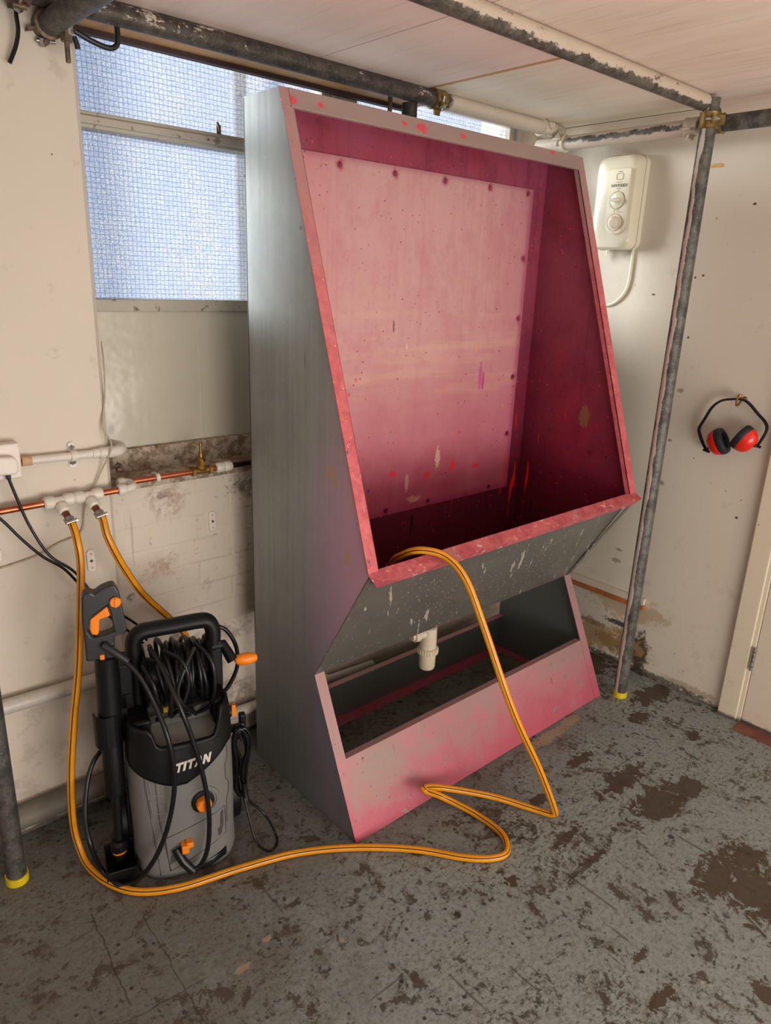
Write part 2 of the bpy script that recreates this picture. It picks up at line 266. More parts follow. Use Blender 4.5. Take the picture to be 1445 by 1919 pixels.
def mat_panel():
    s = NM('ink_stained_backing_sheet'); X = s.xyz()
    n = s.noise(4, 5, .6); st = s.noise(40, 4, .6, stretch=(1, 1, .03)); stx = s.noise(14, 4, .6, stretch=(.12, 1, 1)); n2 = s.noise(30, 6, .7)
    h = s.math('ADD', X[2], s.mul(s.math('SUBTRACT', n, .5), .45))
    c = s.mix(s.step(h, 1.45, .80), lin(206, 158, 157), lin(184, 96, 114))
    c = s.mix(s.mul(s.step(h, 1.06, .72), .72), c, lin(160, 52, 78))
    c = s.mix(s.mul(s.step(st, .48, .72), .18), c, lin(190, 104, 120))
    c = s.mix(s.mul(s.step(s.noise(9, 6, .7, stretch=(1, 1, .6)), .45, .66), .30), c, lin(184, 104, 122)); c = s.mix(s.mul(s.step(s.noise(70, 5, .7), .58, .66), .25), c, lin(176, 96, 112))
    rt = s.step(s.math('ADD', X[0], s.mul(s.math('SUBTRACT', n, .5), .4)), .85, 1.2); c = s.mix(s.mul(rt, .35), c, lin(196, 100, 128))
    mid = s.mul(s.step(s.math('ABSOLUTE', s.math('SUBTRACT', X[2], 1.30)), .28, .05), s.step(stx, .5, .7)); c = s.mix(s.mul(mid, .28), c, lin(228, 190, 164))
    lt = s.step(s.math('ADD', X[0], s.mul(s.math('SUBTRACT', n, .5), .2)), .32, .16); c = s.mix(s.mul(lt, .3), c, lin(206, 104, 116))
    ed = s.step(s.mx(s.math('SUBTRACT', X[0], 1.12), s.mx(s.math('SUBTRACT', X[2], 1.825), s.math('SUBTRACT', .79, X[2]))), -.0, .03)
    c = s.mix(s.mul(ed, .55), c, lin(150, 44, 84))
    for (u, v) in ((637, 308), (741, 325), (835, 339), (919, 351), (990, 362), (981, 485), (971, 597), (961, 706), (950, 812), (915, 920), (873, 925), (802, 942), (723, 960)):
        p = at(u, v, y=-.036); c = s.mix(s.mul(s.blob(p, (.013, 1, .013), .08, 50, soft=.6), .7), c, lin(150, 30, 70))
    d = s.mul(s.step(s.vor(38), .13, .09), s.step(s.noise(5), .47, .56)); c = s.mix(s.mul(d, .85), c, lin(150, 30, 60))
    dk = s.mul(s.step(s.vor(23), .07, .05), s.step(s.noise(7), .5, .55)); c = s.mix(dk, c, lin(60, 20, 36))
    for (u, v, rx, rz, col) in ((848, 872, .012, .022, (236, 36, 44)), (800, 890, .02, .012, (214, 40, 66)), (735, 888, .022, .008, (230, 44, 60)), (890, 872, .02, .008, (228, 44, 54)), (945, 880, .006, .07, (236, 50, 54)), (820, 858, .012, .035, (214, 176, 160)), (762, 905, .008, .03, (206, 150, 132)), (775, 935, .03, .012, (206, 140, 128)), (893, 652, .004, .012, (226, 170, 40)), (922, 706, .004, .012, (214, 160, 50)), (942, 760, .004, .01, (220, 160, 40)), (738, 612, .004, .018, (120, 84, 80)), (905, 715, .006, .03, (176, 60, 110)), (740, 990, .01, .005, (210, 40, 60)), (667, 712, .004, .006, (236, 50, 60)), (654, 740, .004, .006, (230, 50, 60)), (860, 810, .006, .006, (232, 40, 60)), (762, 650, .003, .01, (226, 200, 170)), (900, 705, .01, .05, (190, 90, 140)), (690, 920, .004, .008, (80, 60, 110))):
        p = at(u, v, y=-.036); c = s.mix(s.mul(s.blob(p, (rx, 1, rz), .30, 55, soft=.15), .85), c, lin(*col))
    rr = s.mul(s.step(s.noise(60, 4, .6, stretch=(1, 1, .35)), .665, .70), s.step(X[2], 1.05, .88)); c = s.mix(s.mul(rr, .8), c, lin(226, 52, 66))
    return s.fin(c, s.math('ADD', .36, s.mul(st, .2)), .12, .5)
def mat_flange():
    s = NM('pink_ink_flange'); X = s.xyz(); n = s.noise(26, 6, .7); n1 = s.noise(5, 4)
    c = s.mix(s.step(n, .35, .65), lin(186, 82, 92), lin(208, 108, 112))
    c = s.mix(s.step(s.math('ADD', X[2], s.mul(s.math('SUBTRACT', n1, .5), .5)), 1.32, 1.95), c, lin(172, 134, 132))
    d = s.step(s.noise(70, 5, .7), .63, .67); c = s.mix(s.mul(d, .6), c, lin(232, 176, 168)); d = s.step(s.vor(60), .12, .08); c = s.mix(s.mul(d, .5), c, lin(120, 30, 44))
    return s.fin(c, .5, .05)
def mat_topflange():
    s = NM('grey_flange_with_red_spots'); n1 = s.noise(5, 4); st = s.noise(20, 4, stretch=(.2, 1, 1))
    c = s.mix(st, lin(160, 138, 132), lin(176, 152, 146))
    for (u, v, r) in ((540, 185, .02), (787, 240, .02), (598, 197, .01), (865, 255, .012), (1035, 285, .012), (755, 232, .01)):
        p = at(u, v, y=-.17); c = s.mix(s.mul(s.blob(p, (r, 1, r * .6), .3, 50, soft=.3), .8), c, lin(236, 60, 90))
    return s.fin(c, .5, .25)
def mat_lip():
    s = NM('chipped_pink_lip'); X = s.xyz(); q = s.N.new('ShaderNodeMapping'); q.inputs['Rotation'].default_value = (0, math.radians(40), 0); s.put(q.inputs[0], s.P)
    n = s.noise(26, 6, .7); c = s.mix(s.step(n, .35, .65), lin(172, 72, 84), lin(202, 104, 108))
    f = s.step(s.noise(46, 4, .65, vec=q.outputs[0], stretch=(1, 1, .18)), .60, .65); c = s.mix(s.mul(f, .7), c, lin(220, 186, 172)); c = s.mix(s.step(s.noise(44, 5, .7), .66, .69), c, lin(112, 36, 48)); c = s.mix(s.mul(s.step(s.noise(9, 3), .56, .64), .5), c, lin(176, 120, 118))
    return s.fin(c, .5, .1)
def mat_foot():
    s = NM('pink_oversprayed_foot_panel'); X = s.xyz(); n = s.noise(4.5, 5, .62); n2 = s.noise(24, 6, .7); st = s.noise(26, 4, .6, stretch=(1, .2, .05))
    h = s.math('ADD', s.math('SUBTRACT', X[2], 0), s.mul(s.math('SUBTRACT', n, .5), .30))
    c = s.mix(s.step(h, .22, -.02), lin(182, 128, 132), lin(184, 86, 106))
    gm = s.step(s.math('ADD', n, s.mul(s.math('SUBTRACT', X[2], .1), 1.0)), .52, .66); c = s.mix(s.mul(gm, .6), c, lin(156, 134, 132))
    ptch = s.blob((.12, -.5, .13), (.11, 1, .07), .3, 12, soft=.3); c = s.mix(s.mul(ptch, .5), c, lin(154, 142, 130))
    ch = s.mul(s.step(s.noise(34, 6, .75, dist=.5), .59, .62), s.step(s.noise(5), .48, .60)); c = s.mix(s.mul(ch, .8), c, lin(142, 138, 134))
    for (u, v) in ((1040, 1250), (1056, 1266), (1072, 1273), (1062, 1240)):
        p = at(u, v, y=-.46); c = s.mix(s.mul(s.blob(p, (.012, 1, .006), .4, 110, soft=.15), .7), c, lin(138, 128, 126))
    dr = s.mul(s.step(s.noise(60, 3, .6, stretch=(1, .3, .08)), .69, .72), s.step(s.noise(2.6), .48, .56)); c = s.mix(s.mul(dr, .8), c, lin(150, 40, 66)); c = s.mix(s.mul(s.step(st, .62, .75), .25), c, lin(180, 90, 104))
    sh = s.mul(s.step(s.vor(50), .10, .07), s.step(s.noise(6), .5, .56)); c = s.mix(sh, c, lin(120, 36, 56))
    return s.fin(c, .46, .25)

MF = mat_floor()
M = dict(
    wall=mat_wall(), brick=mat_wall('whitewashed_brick', True, dirt=.8), wallr=mat_wall('whitewashed_board', mold='right', base=(216, 208, 193), dirt=.3),
    ceil_a=mat_ceiling('whitewashed_plywood_pink', (240, 220, 210), (230, 207, 197)), ceil_b=mat_ceiling('whitewashed_plywood_tan', (238, 221, 208), (226, 204, 187), .9), ceil_c=mat_ceiling('whitewashed_plywood_cream', (240, 230, 214), (230, 216, 198), .5),
    barewood=mat_ceiling('bare_pine_strip', (206, 160, 108), (190, 142, 92), 1.4), redtile=plain('red_quarry_threshold', lin(122, 74, 62), .6, var=.25, scale=18),
    darkwood=plain('dark_batten', lin(66, 46, 46), .7), glass=mat_glass(), frame=mat_frame(), sill=mat_sill(),
    tube=mat_tube(), tubep=mat_tube('scaffold_tube_flaked_paint', .34, dark=(86, 80, 76), axis=0), tubew=mat_tube('scaffold_tube_painted', 1.0, axis=0),
    tubey=mat_tube('scaffold_tube_half_painted', .62, axis=1), tubedk=mat_tube('scaffold_tube_dark', 0, dark=(84, 78, 74)),
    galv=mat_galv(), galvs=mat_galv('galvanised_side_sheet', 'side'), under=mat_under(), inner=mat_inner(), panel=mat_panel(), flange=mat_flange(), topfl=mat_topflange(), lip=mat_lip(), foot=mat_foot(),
    black=plain('black_moulded_plastic', (.005, .005, .0055), .45, bump=.12, scale=400, spec=.28), blackg=plain('black_rubber_hose', (.006, .006, .007), .32, spec=.4), blackh=plain('charcoal_plastic', (.017, .018, .021), .36),
    grey=plain('grey_moulded_plastic', lin(112, 112, 109), .5, var=.04, scale=300, bump=.1), greyd=plain('grey_groove', lin(66, 65, 63), .6), orange=plain('orange_plastic', lin(236, 130, 14), .38, var=.05), yellowp=plain('yellow_label', lin(190, 160, 40), .5),
    hose=plain('yellow_garden_hose', lin(222, 146, 18), .34, var=.06, scale=30), stripe=plain('dark_hose_stripe', lin(52, 34, 16), .4), white=plain('white_plastic_fitting', lin(214, 208, 196), .42, var=.04, scale=20), cream=plain('cream_plastic', lin(228, 222, 200), .28, var=.02, scale=10),
    creamd=plain('grey_print', lin(120, 112, 96), .5), redp=plain('red_print', lin(190, 120, 100), .5), printk=plain('dark_print', lin(60, 56, 44), .5), whitel=plain('white_lettering', lin(206, 200, 188), .5, var=.03),
    copper=plain('copper_pipe', lin(196, 112, 78), .3, .9, var=.2, scale=26), copd=plain('dull_copper', lin(138, 84, 66), .42, .8, var=.2), brass=plain('brass', lin(150, 116, 60), .42, .85, var=.3, scale=40), steel=plain('zinc_plated_steel', lin(170, 168, 160), .35, .9, var=.2), steeld=plain('weathered_steel_fitting', lin(110, 92, 78), .55, .5, var=.4, scale=60),
    goldz=plain('yellow_zinc_coupler', lin(150, 124, 76), .42, .75, var=.35, scale=50), paintf=plain('painted_coupler', lin(206, 196, 178), .6, var=.1, scale=60), pvc=plain('grey_white_pvc_pipe', lin(196, 190, 180), .4, var=.05), pvcd=plain('dust_dark_pipe', lin(112, 106, 96), .6, var=.15, scale=12), trapm=plain('ivory_trap_plastic', lin(214, 200, 176), .4, var=.03),
    wire=plain('beige_flex', lin(176, 160, 136), .55), yellow=plain('yellow_tube_cap', lin(214, 186, 30), .5, var=.12, scale=40), redc=plain('red_ear_cup', lin(214, 40, 24), .25, var=.03), foam=plain('dark_ear_cushion', (.012, .014, .018), .45), tape=plain('masking_tape', lin(206, 164, 96), .7), door=mat_wall('painted_door', base=(214, 202, 184), dirt=.15), doorf=mat_wall('painted_door_frame', base=(218, 208, 186), dirt=.3),
    orwood=plain('orange_varnished_wood', lin(176, 104, 56), .5, var=.2, scale=30), railw=mat_wall('painted_rail', base=(216, 204, 186), dirt=.9), outer=plain('outside_drainpipe', lin(104, 116, 140), .7), socketp=plain('white_socket_plastic', lin(222, 212, 202), .4, var=.02), wood=plain('bare_plywood_strip', lin(196, 160, 122), .7, var=.2, scale=14),
)
# ------------------------------------------------------------------ geometry helpers
BASE = {}
def link(name, bm, mats, parent=None, base=None, smooth=False, local=False, bevel=0, seg=2):
    if not isinstance(mats, (list, tuple)): mats = [mats]
    if parent is not None: b = BASE[parent.name] if not local else Vector((0, 0, 0))
    elif local: b = Vector((0, 0, 0))
    else:
        if base is None:
            xs = [v.co for v in bm.verts]; mn = Vector([min(v[i] for v in xs) for i in range(3)]); mxx = Vector([max(v[i] for v in xs) for i in range(3)])
            base = Vector(((mn.x + mxx.x) / 2, (mn.y + mxx.y) / 2, mn.z))
        b = Vector(base)
    bmesh.ops.recalc_face_normals(bm, faces=bm.faces[:])
    for v in bm.verts: v.co -= b
    me = bpy.data.meshes.new(name); bm.to_mesh(me); bm.free()
    for m in mats: me.materials.append(m)
    if smooth:
        for p in me.polygons: p.use_smooth = True
        me.set_sharp_from_angle(angle=math.radians(38))
    o = bpy.data.objects.new(name, me); COL.objects.link(o)
    if parent is not None: o.parent = parent; BASE[o.name] = b
    else: o.location = b; BASE[o.name] = b
    if bevel:
        md = o.modifiers.new('bevel', 'BEVEL'); md.width = bevel; md.segments = seg; md.limit_method = 'ANGLE'; md.angle_limit = math.radians(40); md.harden_normals = False
    return o
def empty(name, loc, mat=None):
    o = bpy.data.objects.new(name, None); COL.objects.link(o)
    o.location = loc; o.empty_display_size = .05
    if mat is not None: o.rotation_euler = mat
    BASE[o.name] = Vector(loc); return o
def tag(o, label, cat, group=None, kind=None):
    o['label'] = label; o['category'] = cat
    if group: o['group'] = group
    if kind: o['kind'] = kind
    return o
def struct(o): o['kind'] = 'structure'; return o
def nb(): return bmesh.new()
def box(bm, x0, x1, y0, y1, z0, z1, mi=0):
    vs = [bm.verts.new((x, y, z)) for x in (x0, x1) for y in (y0, y1) for z in (z0, z1)]
    fs = []
    for f in ((0, 1, 3, 2), (4, 6, 7, 5), (0, 4, 5, 1), (2, 3, 7, 6), (0, 2, 6, 4), (1, 5, 7, 3)):
        fc = bm.faces.new([vs[i] for i in f]); fc.material_index = mi; fs.append(fc)
    return fs
def prism(bm, pts, ext, mi=0):
    a = [bm.verts.new(Vector(p)) for p in pts]; b = [bm.verts.new(Vector(p) + Vector(ext)) for p in pts]
    fs = [bm.faces.new(a), bm.faces.new(list(reversed(b)))]
    for i in range(len(a)): j = (i + 1) % len(a); fs.append(bm.faces.new((a[i], b[i], b[j], a[j])))
    for f in fs: f.material_index = mi
    return fs
def cat(pts, n=8):
    P = [Vector(p) for p in pts]; P = [P[0] * 2 - P[1]] + P + [P[-1] * 2 - P[-2]]; out = []
    for i in range(1, len(P) - 2):
        p0, p1, p2, p3 = P[i - 1:i + 3]
        for k in range(n):
            t = k / n; out.append(.5 * ((2 * p1) + (p2 - p0) * t + (2 * p0 - 5 * p1 + 4 * p2 - p3) * t * t + (3 * p1 - p0 - 3 * p2 + p3) * t ** 3))
    out.append(P[-2]); return out
def tube(bm, pts, r, seg=14, caps=True, angs=None, mis=None, rs=None, flat=None, up0=None):
    P = [Vector(p) for p in pts]; T = []
    for i in range(len(P)):
        a = P[max(0, i - 1)]; b = P[min(len(P) - 1, i + 1)]; T.append((b - a).normalized())
    u = Vector((0, 0, 1)) if abs(T[0].z) < .9 else Vector((1, 0, 0))
    if up0 is not None: u = Vector(up0)
    u = (u - T[0] * u.dot(T[0])).normalized()
    angs = angs or [2 * PI * k / seg for k in range(seg)]; rings = []
    for i, p in enumerate(P):
        if i: u = (u - T[i] * u.dot(T[i])).normalized()
        v = T[i].cross(u); rr = rs[i] if rs else r; fl = flat or 1
        rings.append([bm.verts.new(p + (u * math.cos(a) + v * math.sin(a) * fl) * rr) for a in angs])
    n = len(angs)
    for i in range(len(rings) - 1):
        for k in range(n):
            f = bm.faces.new((rings[i][k], rings[i][(k + 1) % n], rings[i + 1][(k + 1) % n], rings[i + 1][k])); f.smooth = True
            if mis: f.material_index = mis[k]
    if caps: bm.faces.new(rings[0]); bm.faces.new(rings[-1])
    return bm
def lathe(bm, prof, org, axis, seg=20, mi=0, sx=1, upv=None):
    org = Vector(org); ax = Vector(axis).normalized(); u = Vector(upv) if upv else (Vector((0, 0, 1)) if abs(ax.z) < .9 else Vector((1, 0, 0))); u = (u - ax * u.dot(ax)).normalized(); v = ax.cross(u); rings = []
    for (r, h) in prof:
        rings.append([bm.verts.new(org + ax * h + (u * math.cos(2 * PI * k / seg) + v * math.sin(2 * PI * k / seg) * sx) * max(r, 1e-5)) for k in range(seg)])
    for i in range(len(rings) - 1):
        for k in range(seg):
            f = bm.faces.new((rings[i][k], rings[i][(k + 1) % seg], rings[i + 1][(k + 1) % seg], rings[i + 1][k])); f.material_index = mi
    for r in (rings[0], rings[-1]): f = bm.faces.new(r); f.material_index = mi
    return bm
def hexcyl(bm, org, axis, r, h, mi=0): return lathe(bm, [(r, 0), (r, h)], org, axis, 6, mi)
def sheet(bm, quad, th, mi=0):
    """quad = 4 points; extruded by th along its normal"""
    q = [Vector(p) for p in quad]; n = (q[1] - q[0]).cross(q[2] - q[0]).normalized() * th
    return prism(bm, q, n, mi)

# ================================================================== SETTING
XR = 1.5135; YP = .10; YB = .13; YW = .30; JX = -.37; CZ = 2.10; SZ = .965
bm = nb(); box(bm, -3.2, XR + .2, -5, .6, -.06, 0); struct(link('floor', bm, MF))
# back wall: left pier in front of the brick panel and window
bm = nb(); box(bm, -3.2, JX - .012, YP, .5, 0, 3.2); 
prism(bm, [(JX - .012, YP, 0), (JX, YP + .012, 0), (JX, .5, 0), (JX - .012, .5, 0)], (0, 0, 3.2)); struct(link('wall_back', bm, M['wall']))
bm = nb(); box(bm, JX, XR, YB, .42, 0, SZ - .02); struct(link('wall_back', bm, M['brick']))
bm = nb(); box(bm, 1.36, XR, .22, .42, SZ - .02, 3.2); box(bm, JX, 1.36, .24, .42, 2.42, 3.2); struct(link('wall_back', bm, M['wall']))
bm = nb(); box(bm, XR, XR + .15, -5, .42, 0, 3.2); struct(link('wall_right', bm, M['wallr']))
bm = nb(); box(bm, -3.3, -3.2, -5, .5, 0, 3.2); struct(link('wall_left', bm, M['wall']))
bm = nb(); box(bm, -3.3, XR + .15, -5.1, -5, 0, 3.2); struct(link('wall_front', bm, M['wall']))
bm = nb(); box(bm, -3.3, XR + .15, -5.1, .5, 3.2, 3.3); struct(link('ceiling', bm, M['ceil_a']))
# plywood deck boards
bm = nb(); box(bm, -3.2, .276, -2.6, .205, CZ, CZ + .018); struct(link('ceiling', bm, M['ceil_a']))
bm = nb(); box(bm, .280, .695, -.50, .205, CZ, CZ + .018); struct(link('ceiling', bm, M['ceil_a']))
bm = nb(); box(bm, .280, XR, -2.6, -.504, CZ, CZ + .018); struct(link('ceiling', bm, M['ceil_b']))
bm = nb(); box(bm, .722, XR, -.50, .26, CZ + .002, CZ + .018); struct(link('ceiling', bm, M['ceil_c']))
bm = nb(); box(bm, .690, .735, -.50, .12, CZ + .004, CZ + .03); struct(link('trim_1', bm, M['barewood']))
bm = nb(); box(bm, -.45, .74, .188, .212, 2.058, CZ); struct(link('trim_2', bm, M['darkwood']))
bm = nb(); box(bm, -.45, .76, .120, .188, 2.070, CZ - .0005); struct(link('trim_3', bm, M['barewood']))
bm = nb(); box(bm, 1.470, XR, -2.6, .22, CZ - .03, CZ); struct(link('trim_4', bm, M['ceil_c']))
# windows
def window(name, x0, x1, mull_l):
    zt = 2.42
    w = link(name, (lambda b: (box(b, x0, x1, .24, .30, 1.415, 1.448), box(b, x0, x1, .235, .30, 1.862, 1.900), box(b, x0, x1, .222, .30, 1.870, 1.888), box(b, x0, x0 + .02, .24, .30, 1.41, zt), box(b, x1 - .03, x1, .24, .30, 1.41, zt), box(b, x0, x1, .24, .30, zt - .03, zt), b)[-1])(nb()), M['frame'], base=(0.5 * (x0 + x1), .27, 1.41), bevel=.003)
    struct(w)
    g = nb(); box(g, x0 + .012, x1 - .02, .262, .266, 1.44, 1.867); link('pane', g, M['glass'], w)
    g = nb(); box(g, x0 + .012, x1 - .02, .262, .266, 1.895, zt - .02); link('pane', g, M['glass'], w)
    g = nb(); lathe(g, [(.004, 0), (.004, .012)], at(407, 246, y=.222), (0, -1, 0), 10)
    return w
w1 = window('window_1', JX, .455, True)
w2 = window('window_2', .545, 1.36, True)
p = at(408, 240, y=.225)
bm = nb(); tube(bm, [p + Vector((0, .0, -.012)), p + Vector((0, -.012, -.008)), p + Vector((-.004, -.012, .004)), p + Vector((-.004, -.006, .012))], .0035, 8); box(bm, p.x - .007, p.x + .007, .219, .2225, p.z - .016, p.z + .008); link('catch', bm, M['steeld'], w1, smooth=True)
bm = nb(); box(bm, .455, .545, .225, .31, SZ, 2.42); struct(link('trim_5', bm, M['frame'], bevel=.004))
# blank board below the glass, rail and sill
bm = nb(); box(bm, JX, 1.36, .255, .275, 1.0, 1.415); struct(link('trim_6', bm, (lambda s: (s.bump(s.noise(7, 3), .25, .02), s.fin(s.mix(s.noise(3), lin(206, 198, 180), lin(190, 184, 168)), .22, 0, .6))[-1])(NM('glossy_painted_board')), base=(.4, .26, 1)))
bm = nb(); box(bm, at(375, 700, y=.25).x - .001, at(375, 700, y=.25).x + .001, .2535, .2555, 1.0, 1.412); struct(link('trim_7', bm, M['railw']))
bm = nb(); prism(bm, [(JX, .228, SZ), (JX, .240, 1.03), (JX, .275, 1.03), (JX, .275, SZ)], (1.73, 0, 0)); struct(link('trim_8', bm, M['sill'], bevel=.003))
bm = nb(); prism(bm, [(JX, .118, SZ - .022), (JX, .118, SZ - .004), (JX, .126, SZ + .001), (JX, .30, SZ + .004), (JX, .30, SZ - .022)], (XR - JX, 0, 0)); struct(link('window_sill', bm, M['sill'], bevel=.003))
bpy.data.objects['window_sill'].name = 'trim_9'
# outside: drainpipe seen as a dark smear through the glass
bm = nb(); tube(bm, [(.205, .36, .2), (.205, .36, 3.4)], .022, 20); tag(link('drainpipe', bm, M['outer'], smooth=True), 'dark vertical drainpipe outside, a blurred streak through the wired glass', 'pipe')
# right wall: low timber rail, skirting, door
bm = nb(); box(bm, 1.497, XR, -.512, .12, .308, .335); box(bm, 1.500, XR, -.45, .12, .302, .308); struct(link('trim_10', bm, M['railw'], bevel=.002))
bm = nb(); box(bm, 1.496, XR, -.512, -.10, .286, .307); struct(link('trim_11', bm, M['orwood'], bevel=.002))
bm = nb(); box(bm, 1.490, XR, -.942, -.872, 0, 2.02, ); box(bm, 1.497, XR, -.957, -.94, 0, 2.0); struct(link('trim_12', bm, M['doorf'], bevel=.004))
d1 = empty('door_1', (1.50, -.96, .01)); struct(d1)
bm = nb(); box(bm, 1.499, XR, -1.72, -.9585, .012, 2.0); link('panel', bm, M['door'], d1, bevel=.002)
bm = nb()
for k in range(5): lathe(bm, [(.0055, 0), (.0055, .0155)], (1.490, -.957, .222 + k * .019), (0, 0, 1), 12)
box(bm, 1.4895, 1.498, -.957, -.951, .222, .313); link('hinge', bm, M['steel'], d1, smooth=True)
bm = nb(); prism(bm, [(1.50, -.955, .0), (1.50, -1.75, .0), (1.42, -1.75, 0), (1.43, -.955, 0)], (0, 0, .002)); struct(link('trim_13', bm, M['redtile']))
bm = nb(); box(bm, 1.5105, XR, -.535, -.495, at(1345, 310, x=XR).z - .006, at(1345, 310, x=XR).z + .004); tag(link('masking_tape', bm, M['tape']), 'scrap of orange masking tape on the right wall below the dark tube', 'tape')

# ================================================================== SCAFFOLD
R = .02415
def pole(name, a, b, mat, label, rr=R, catg='scaffold tube'):
    bm = nb(); a, b = Vector(a), Vector(b); n = max(1, int((b - a).length / .1)); tube(bm, [a.lerp(b, i / n) for i in range(n + 1)], rr, 28)
    return tag(link(name, bm, mat, smooth=True), label, catg)
def split_tube(name, a, b, mat1, mat2, f):
    a, b = Vector(a), Vector(b)
LT = (-.561, 2.0735); BM = (.057, 2.0745); RT = (1.352, 2.024)
def half(lo, hi, comp, flip=False, w=.25):
    def f(s):
        X = s.xyz(); v = s.math('ADD', X[comp], s.mul(s.math('SUBTRACT', s.noise(26, 6, .72), .5), w)); return s.step(v, lo, hi)
    return f
beam_m = mat_tube('scaffold_tube_dark_then_white', streak=lambda s: s.mx(half(.78, .80, 0, w=.10)(s), s.mul(s.step(s.math('ADD', s.mul(s.noise(14, 6, .75, stretch=(.4, 1, 1)), .8), s.mul(s.noise(90, 4, .7), .2)), .575, .60), s.step(s.xyz()[2], BM[1] - .016, BM[1] - .004))), dark=(92, 84, 78))
beam = pole('scaffold_tube', (-.66, BM[0], BM[1]), (1.40, BM[0], BM[1]), beam_m, 'long ceiling tube nearest the window, dark flaking at left and painted white at right')
long_m = mat_tube('scaffold_tube_brushed_white', streak=lambda s: s.mul(s.step(s.math('ADD', s.xyz()[2], s.mul(s.math('SUBTRACT', s.noise(30, 6, .75, stretch=(.6, 1, 1)), .5), .05)), LT[1] - .012, LT[1] - .008), s.step(s.noise(26, 6, .72, stretch=(.5, 1, 1)), .64, .58)), dark=(110, 102, 94), pc=(200, 184, 166))
pole('scaffold_tube', (-1.3, LT[0], LT[1]), (1.268, LT[0], LT[1]), long_m, 'brush-painted white and grey tube crossing the plywood ceiling to the right upright')
rt_m = mat_tube('scaffold_tube_half_white', streak=lambda s: s.mul(s.step(s.math('ADD', s.xyz()[1], s.mul(s.math('SUBTRACT', s.noise(20, 4), .5), .02)), -.55, -.54), s.math('SUBTRACT', 1.0, s.mul(s.step(s.math('ABSOLUTE', s.math('ADD', s.math('SUBTRACT', s.xyz()[2], RT[1] + .003), s.mul(s.math('SUBTRACT', s.noise(34, 6, .75, stretch=(1, .5, 1)), .5), .05))), .010, .006), s.step(s.xyz()[1], .0, -.03)))), dark=(112, 110, 106))
pole('scaffold_tube', (RT[0], .115, RT[1]), (RT[0], -1.6, RT[1]), rt_m, 'horizontal tube along the right wall, white with a grey scrape then bare dark metal')
post_m = mat_tube('upright_tube_with_paint_streak', streak=lambda s: s.step(s.math('ABSOLUTE', s.math('ADD', s.math('ADD', s.math('SUBTRACT', s.xyz()[1], -.567), s.mul(s.math('SUBTRACT', s.xyz()[2], 1.0), .002)), s.mul(s.math('SUBTRACT', s.noise(24, 6, .7, stretch=(1, 1, .35)), .5), .03))), .0078, .0062), dark=(104, 102, 96), pc=(200, 188, 178))
post_m2 = post_m
up = empty('scaffold_upright', (1.30, -.571, 0)); tag(up, 'right scaffold upright with a white paint streak and yellow foot cap', 'scaffold tube')
bm = nb(); n = 20; tube(bm, [(1.30, -.571, .003 + 2.085 * i / n) for i in range(n + 1)], R, 28); link('tube', bm, post_m, up, smooth=True)
bm = nb(); lathe(bm, [(R + .001, 0), (R + .0035, .001), (R + .0035, .024), (R + .0005, .024)], (1.30, -.571, 0), (0, 0, 1), 28); link('end_cap', bm, M['yellow'], up, smooth=True)
up = empty('scaffold_upright', (-.764, -.062, 0)); tag(up, 'left scaffold upright of dull grey metal standing on a yellow foot cap', 'scaffold tube')
bm = nb(); tube(bm, [(-.764, -.062, .003 + 2.085 * i / n) for i in range(n + 1)], R, 28); link('tube', bm, M['tube'], up, smooth=True)
bm = nb(); lathe(bm, [(R + .001, 0), (R + .0035, .001), (R + .0035, .024), (R + .0005, .024)], (-.764, -.062, 0), (0, 0, 1), 28); link('end_cap', bm, M['yellow'], up, smooth=True)
pole('scaffold_upright', (.640, .074, .62), (.640, .074, 2.049), M['tubedk'], 'dark upright tube behind the booth, below the window-side ceiling tube')
pole('threaded_rod', (.590, .11, 1.5), (.590, .11, CZ - .003), M['steeld'], 'thin rusty vertical rod hanging between window and booth top', .007, 'rod')
pole('scaffold_tube', (-.436, .125, 2.026), (-.436, -2.4, 2.026), M['tube'], 'grey tube in the upper left corner running out under the ceiling')
CG = 'scaffold couplers'
def coupler(p, a1, a2, p2, mat, label, boltdir, nband=2):
    """two clamp bands round two crossing tubes"""
    p = Vector(p); p2 = Vector(p2); r = empty('scaffold_coupler', p); tag(r, label, 'coupler')
    for (c, a) in ((p, a1), (p2, a2))[:nband]:
        a = Vector(a).normalized(); bd = Vector(boltdir); bd = (bd - a * bd.dot(a)).normalized(); sd = a.cross(bd)
        bm = nb(); lathe(bm, [(R + .0005, -.024), (R + .006, -.022), (R + .0045, -.012), (R + .0045, .012), (R + .006, .022), (R + .0005, .024)], c, a, 24)
        # flap ears
        e = c + bd * (R + .010); tube(bm, [e - a * .014 + sd * .006, e + a * .014 + sd * .006], .006, 10)
        bd2 = (bd * .3 + sd).normalized(); e = c + bd2 * (R + .008); prism(bm, [e - a * .016 - bd2 * .008, e + a * .016 - bd2 * .008, e + a * .012 + bd2 * .012, e - a * .012 + bd2 * .012], bd * .005)
        b = link('clamp_band', bm, mat, r, smooth=True)
        bm = nb(); o = c + bd * (R + .004) - sd * .016; tube(bm, [o, o + bd * .004 + sd * .040], .0045, 10); link('bolt', bm, M['steel'] if mat is not M['paintf'] else mat, b, smooth=True)
        bm = nb(); hexcyl(bm, o + bd * .004 + sd * .024, (bd * .1 + sd), .010, .010); link('nut', bm, M['steel'] if mat is not M['paintf'] else mat, b)
    return r
coupler((1.30, -.571, 2.026), (0, 0, 1), (0, 1, 0), (RT[0], -.571, RT[1]), M['goldz'], 'brass-coloured coupler clamping the right upright to the horizontal tube', (-.8, -.6, 0))
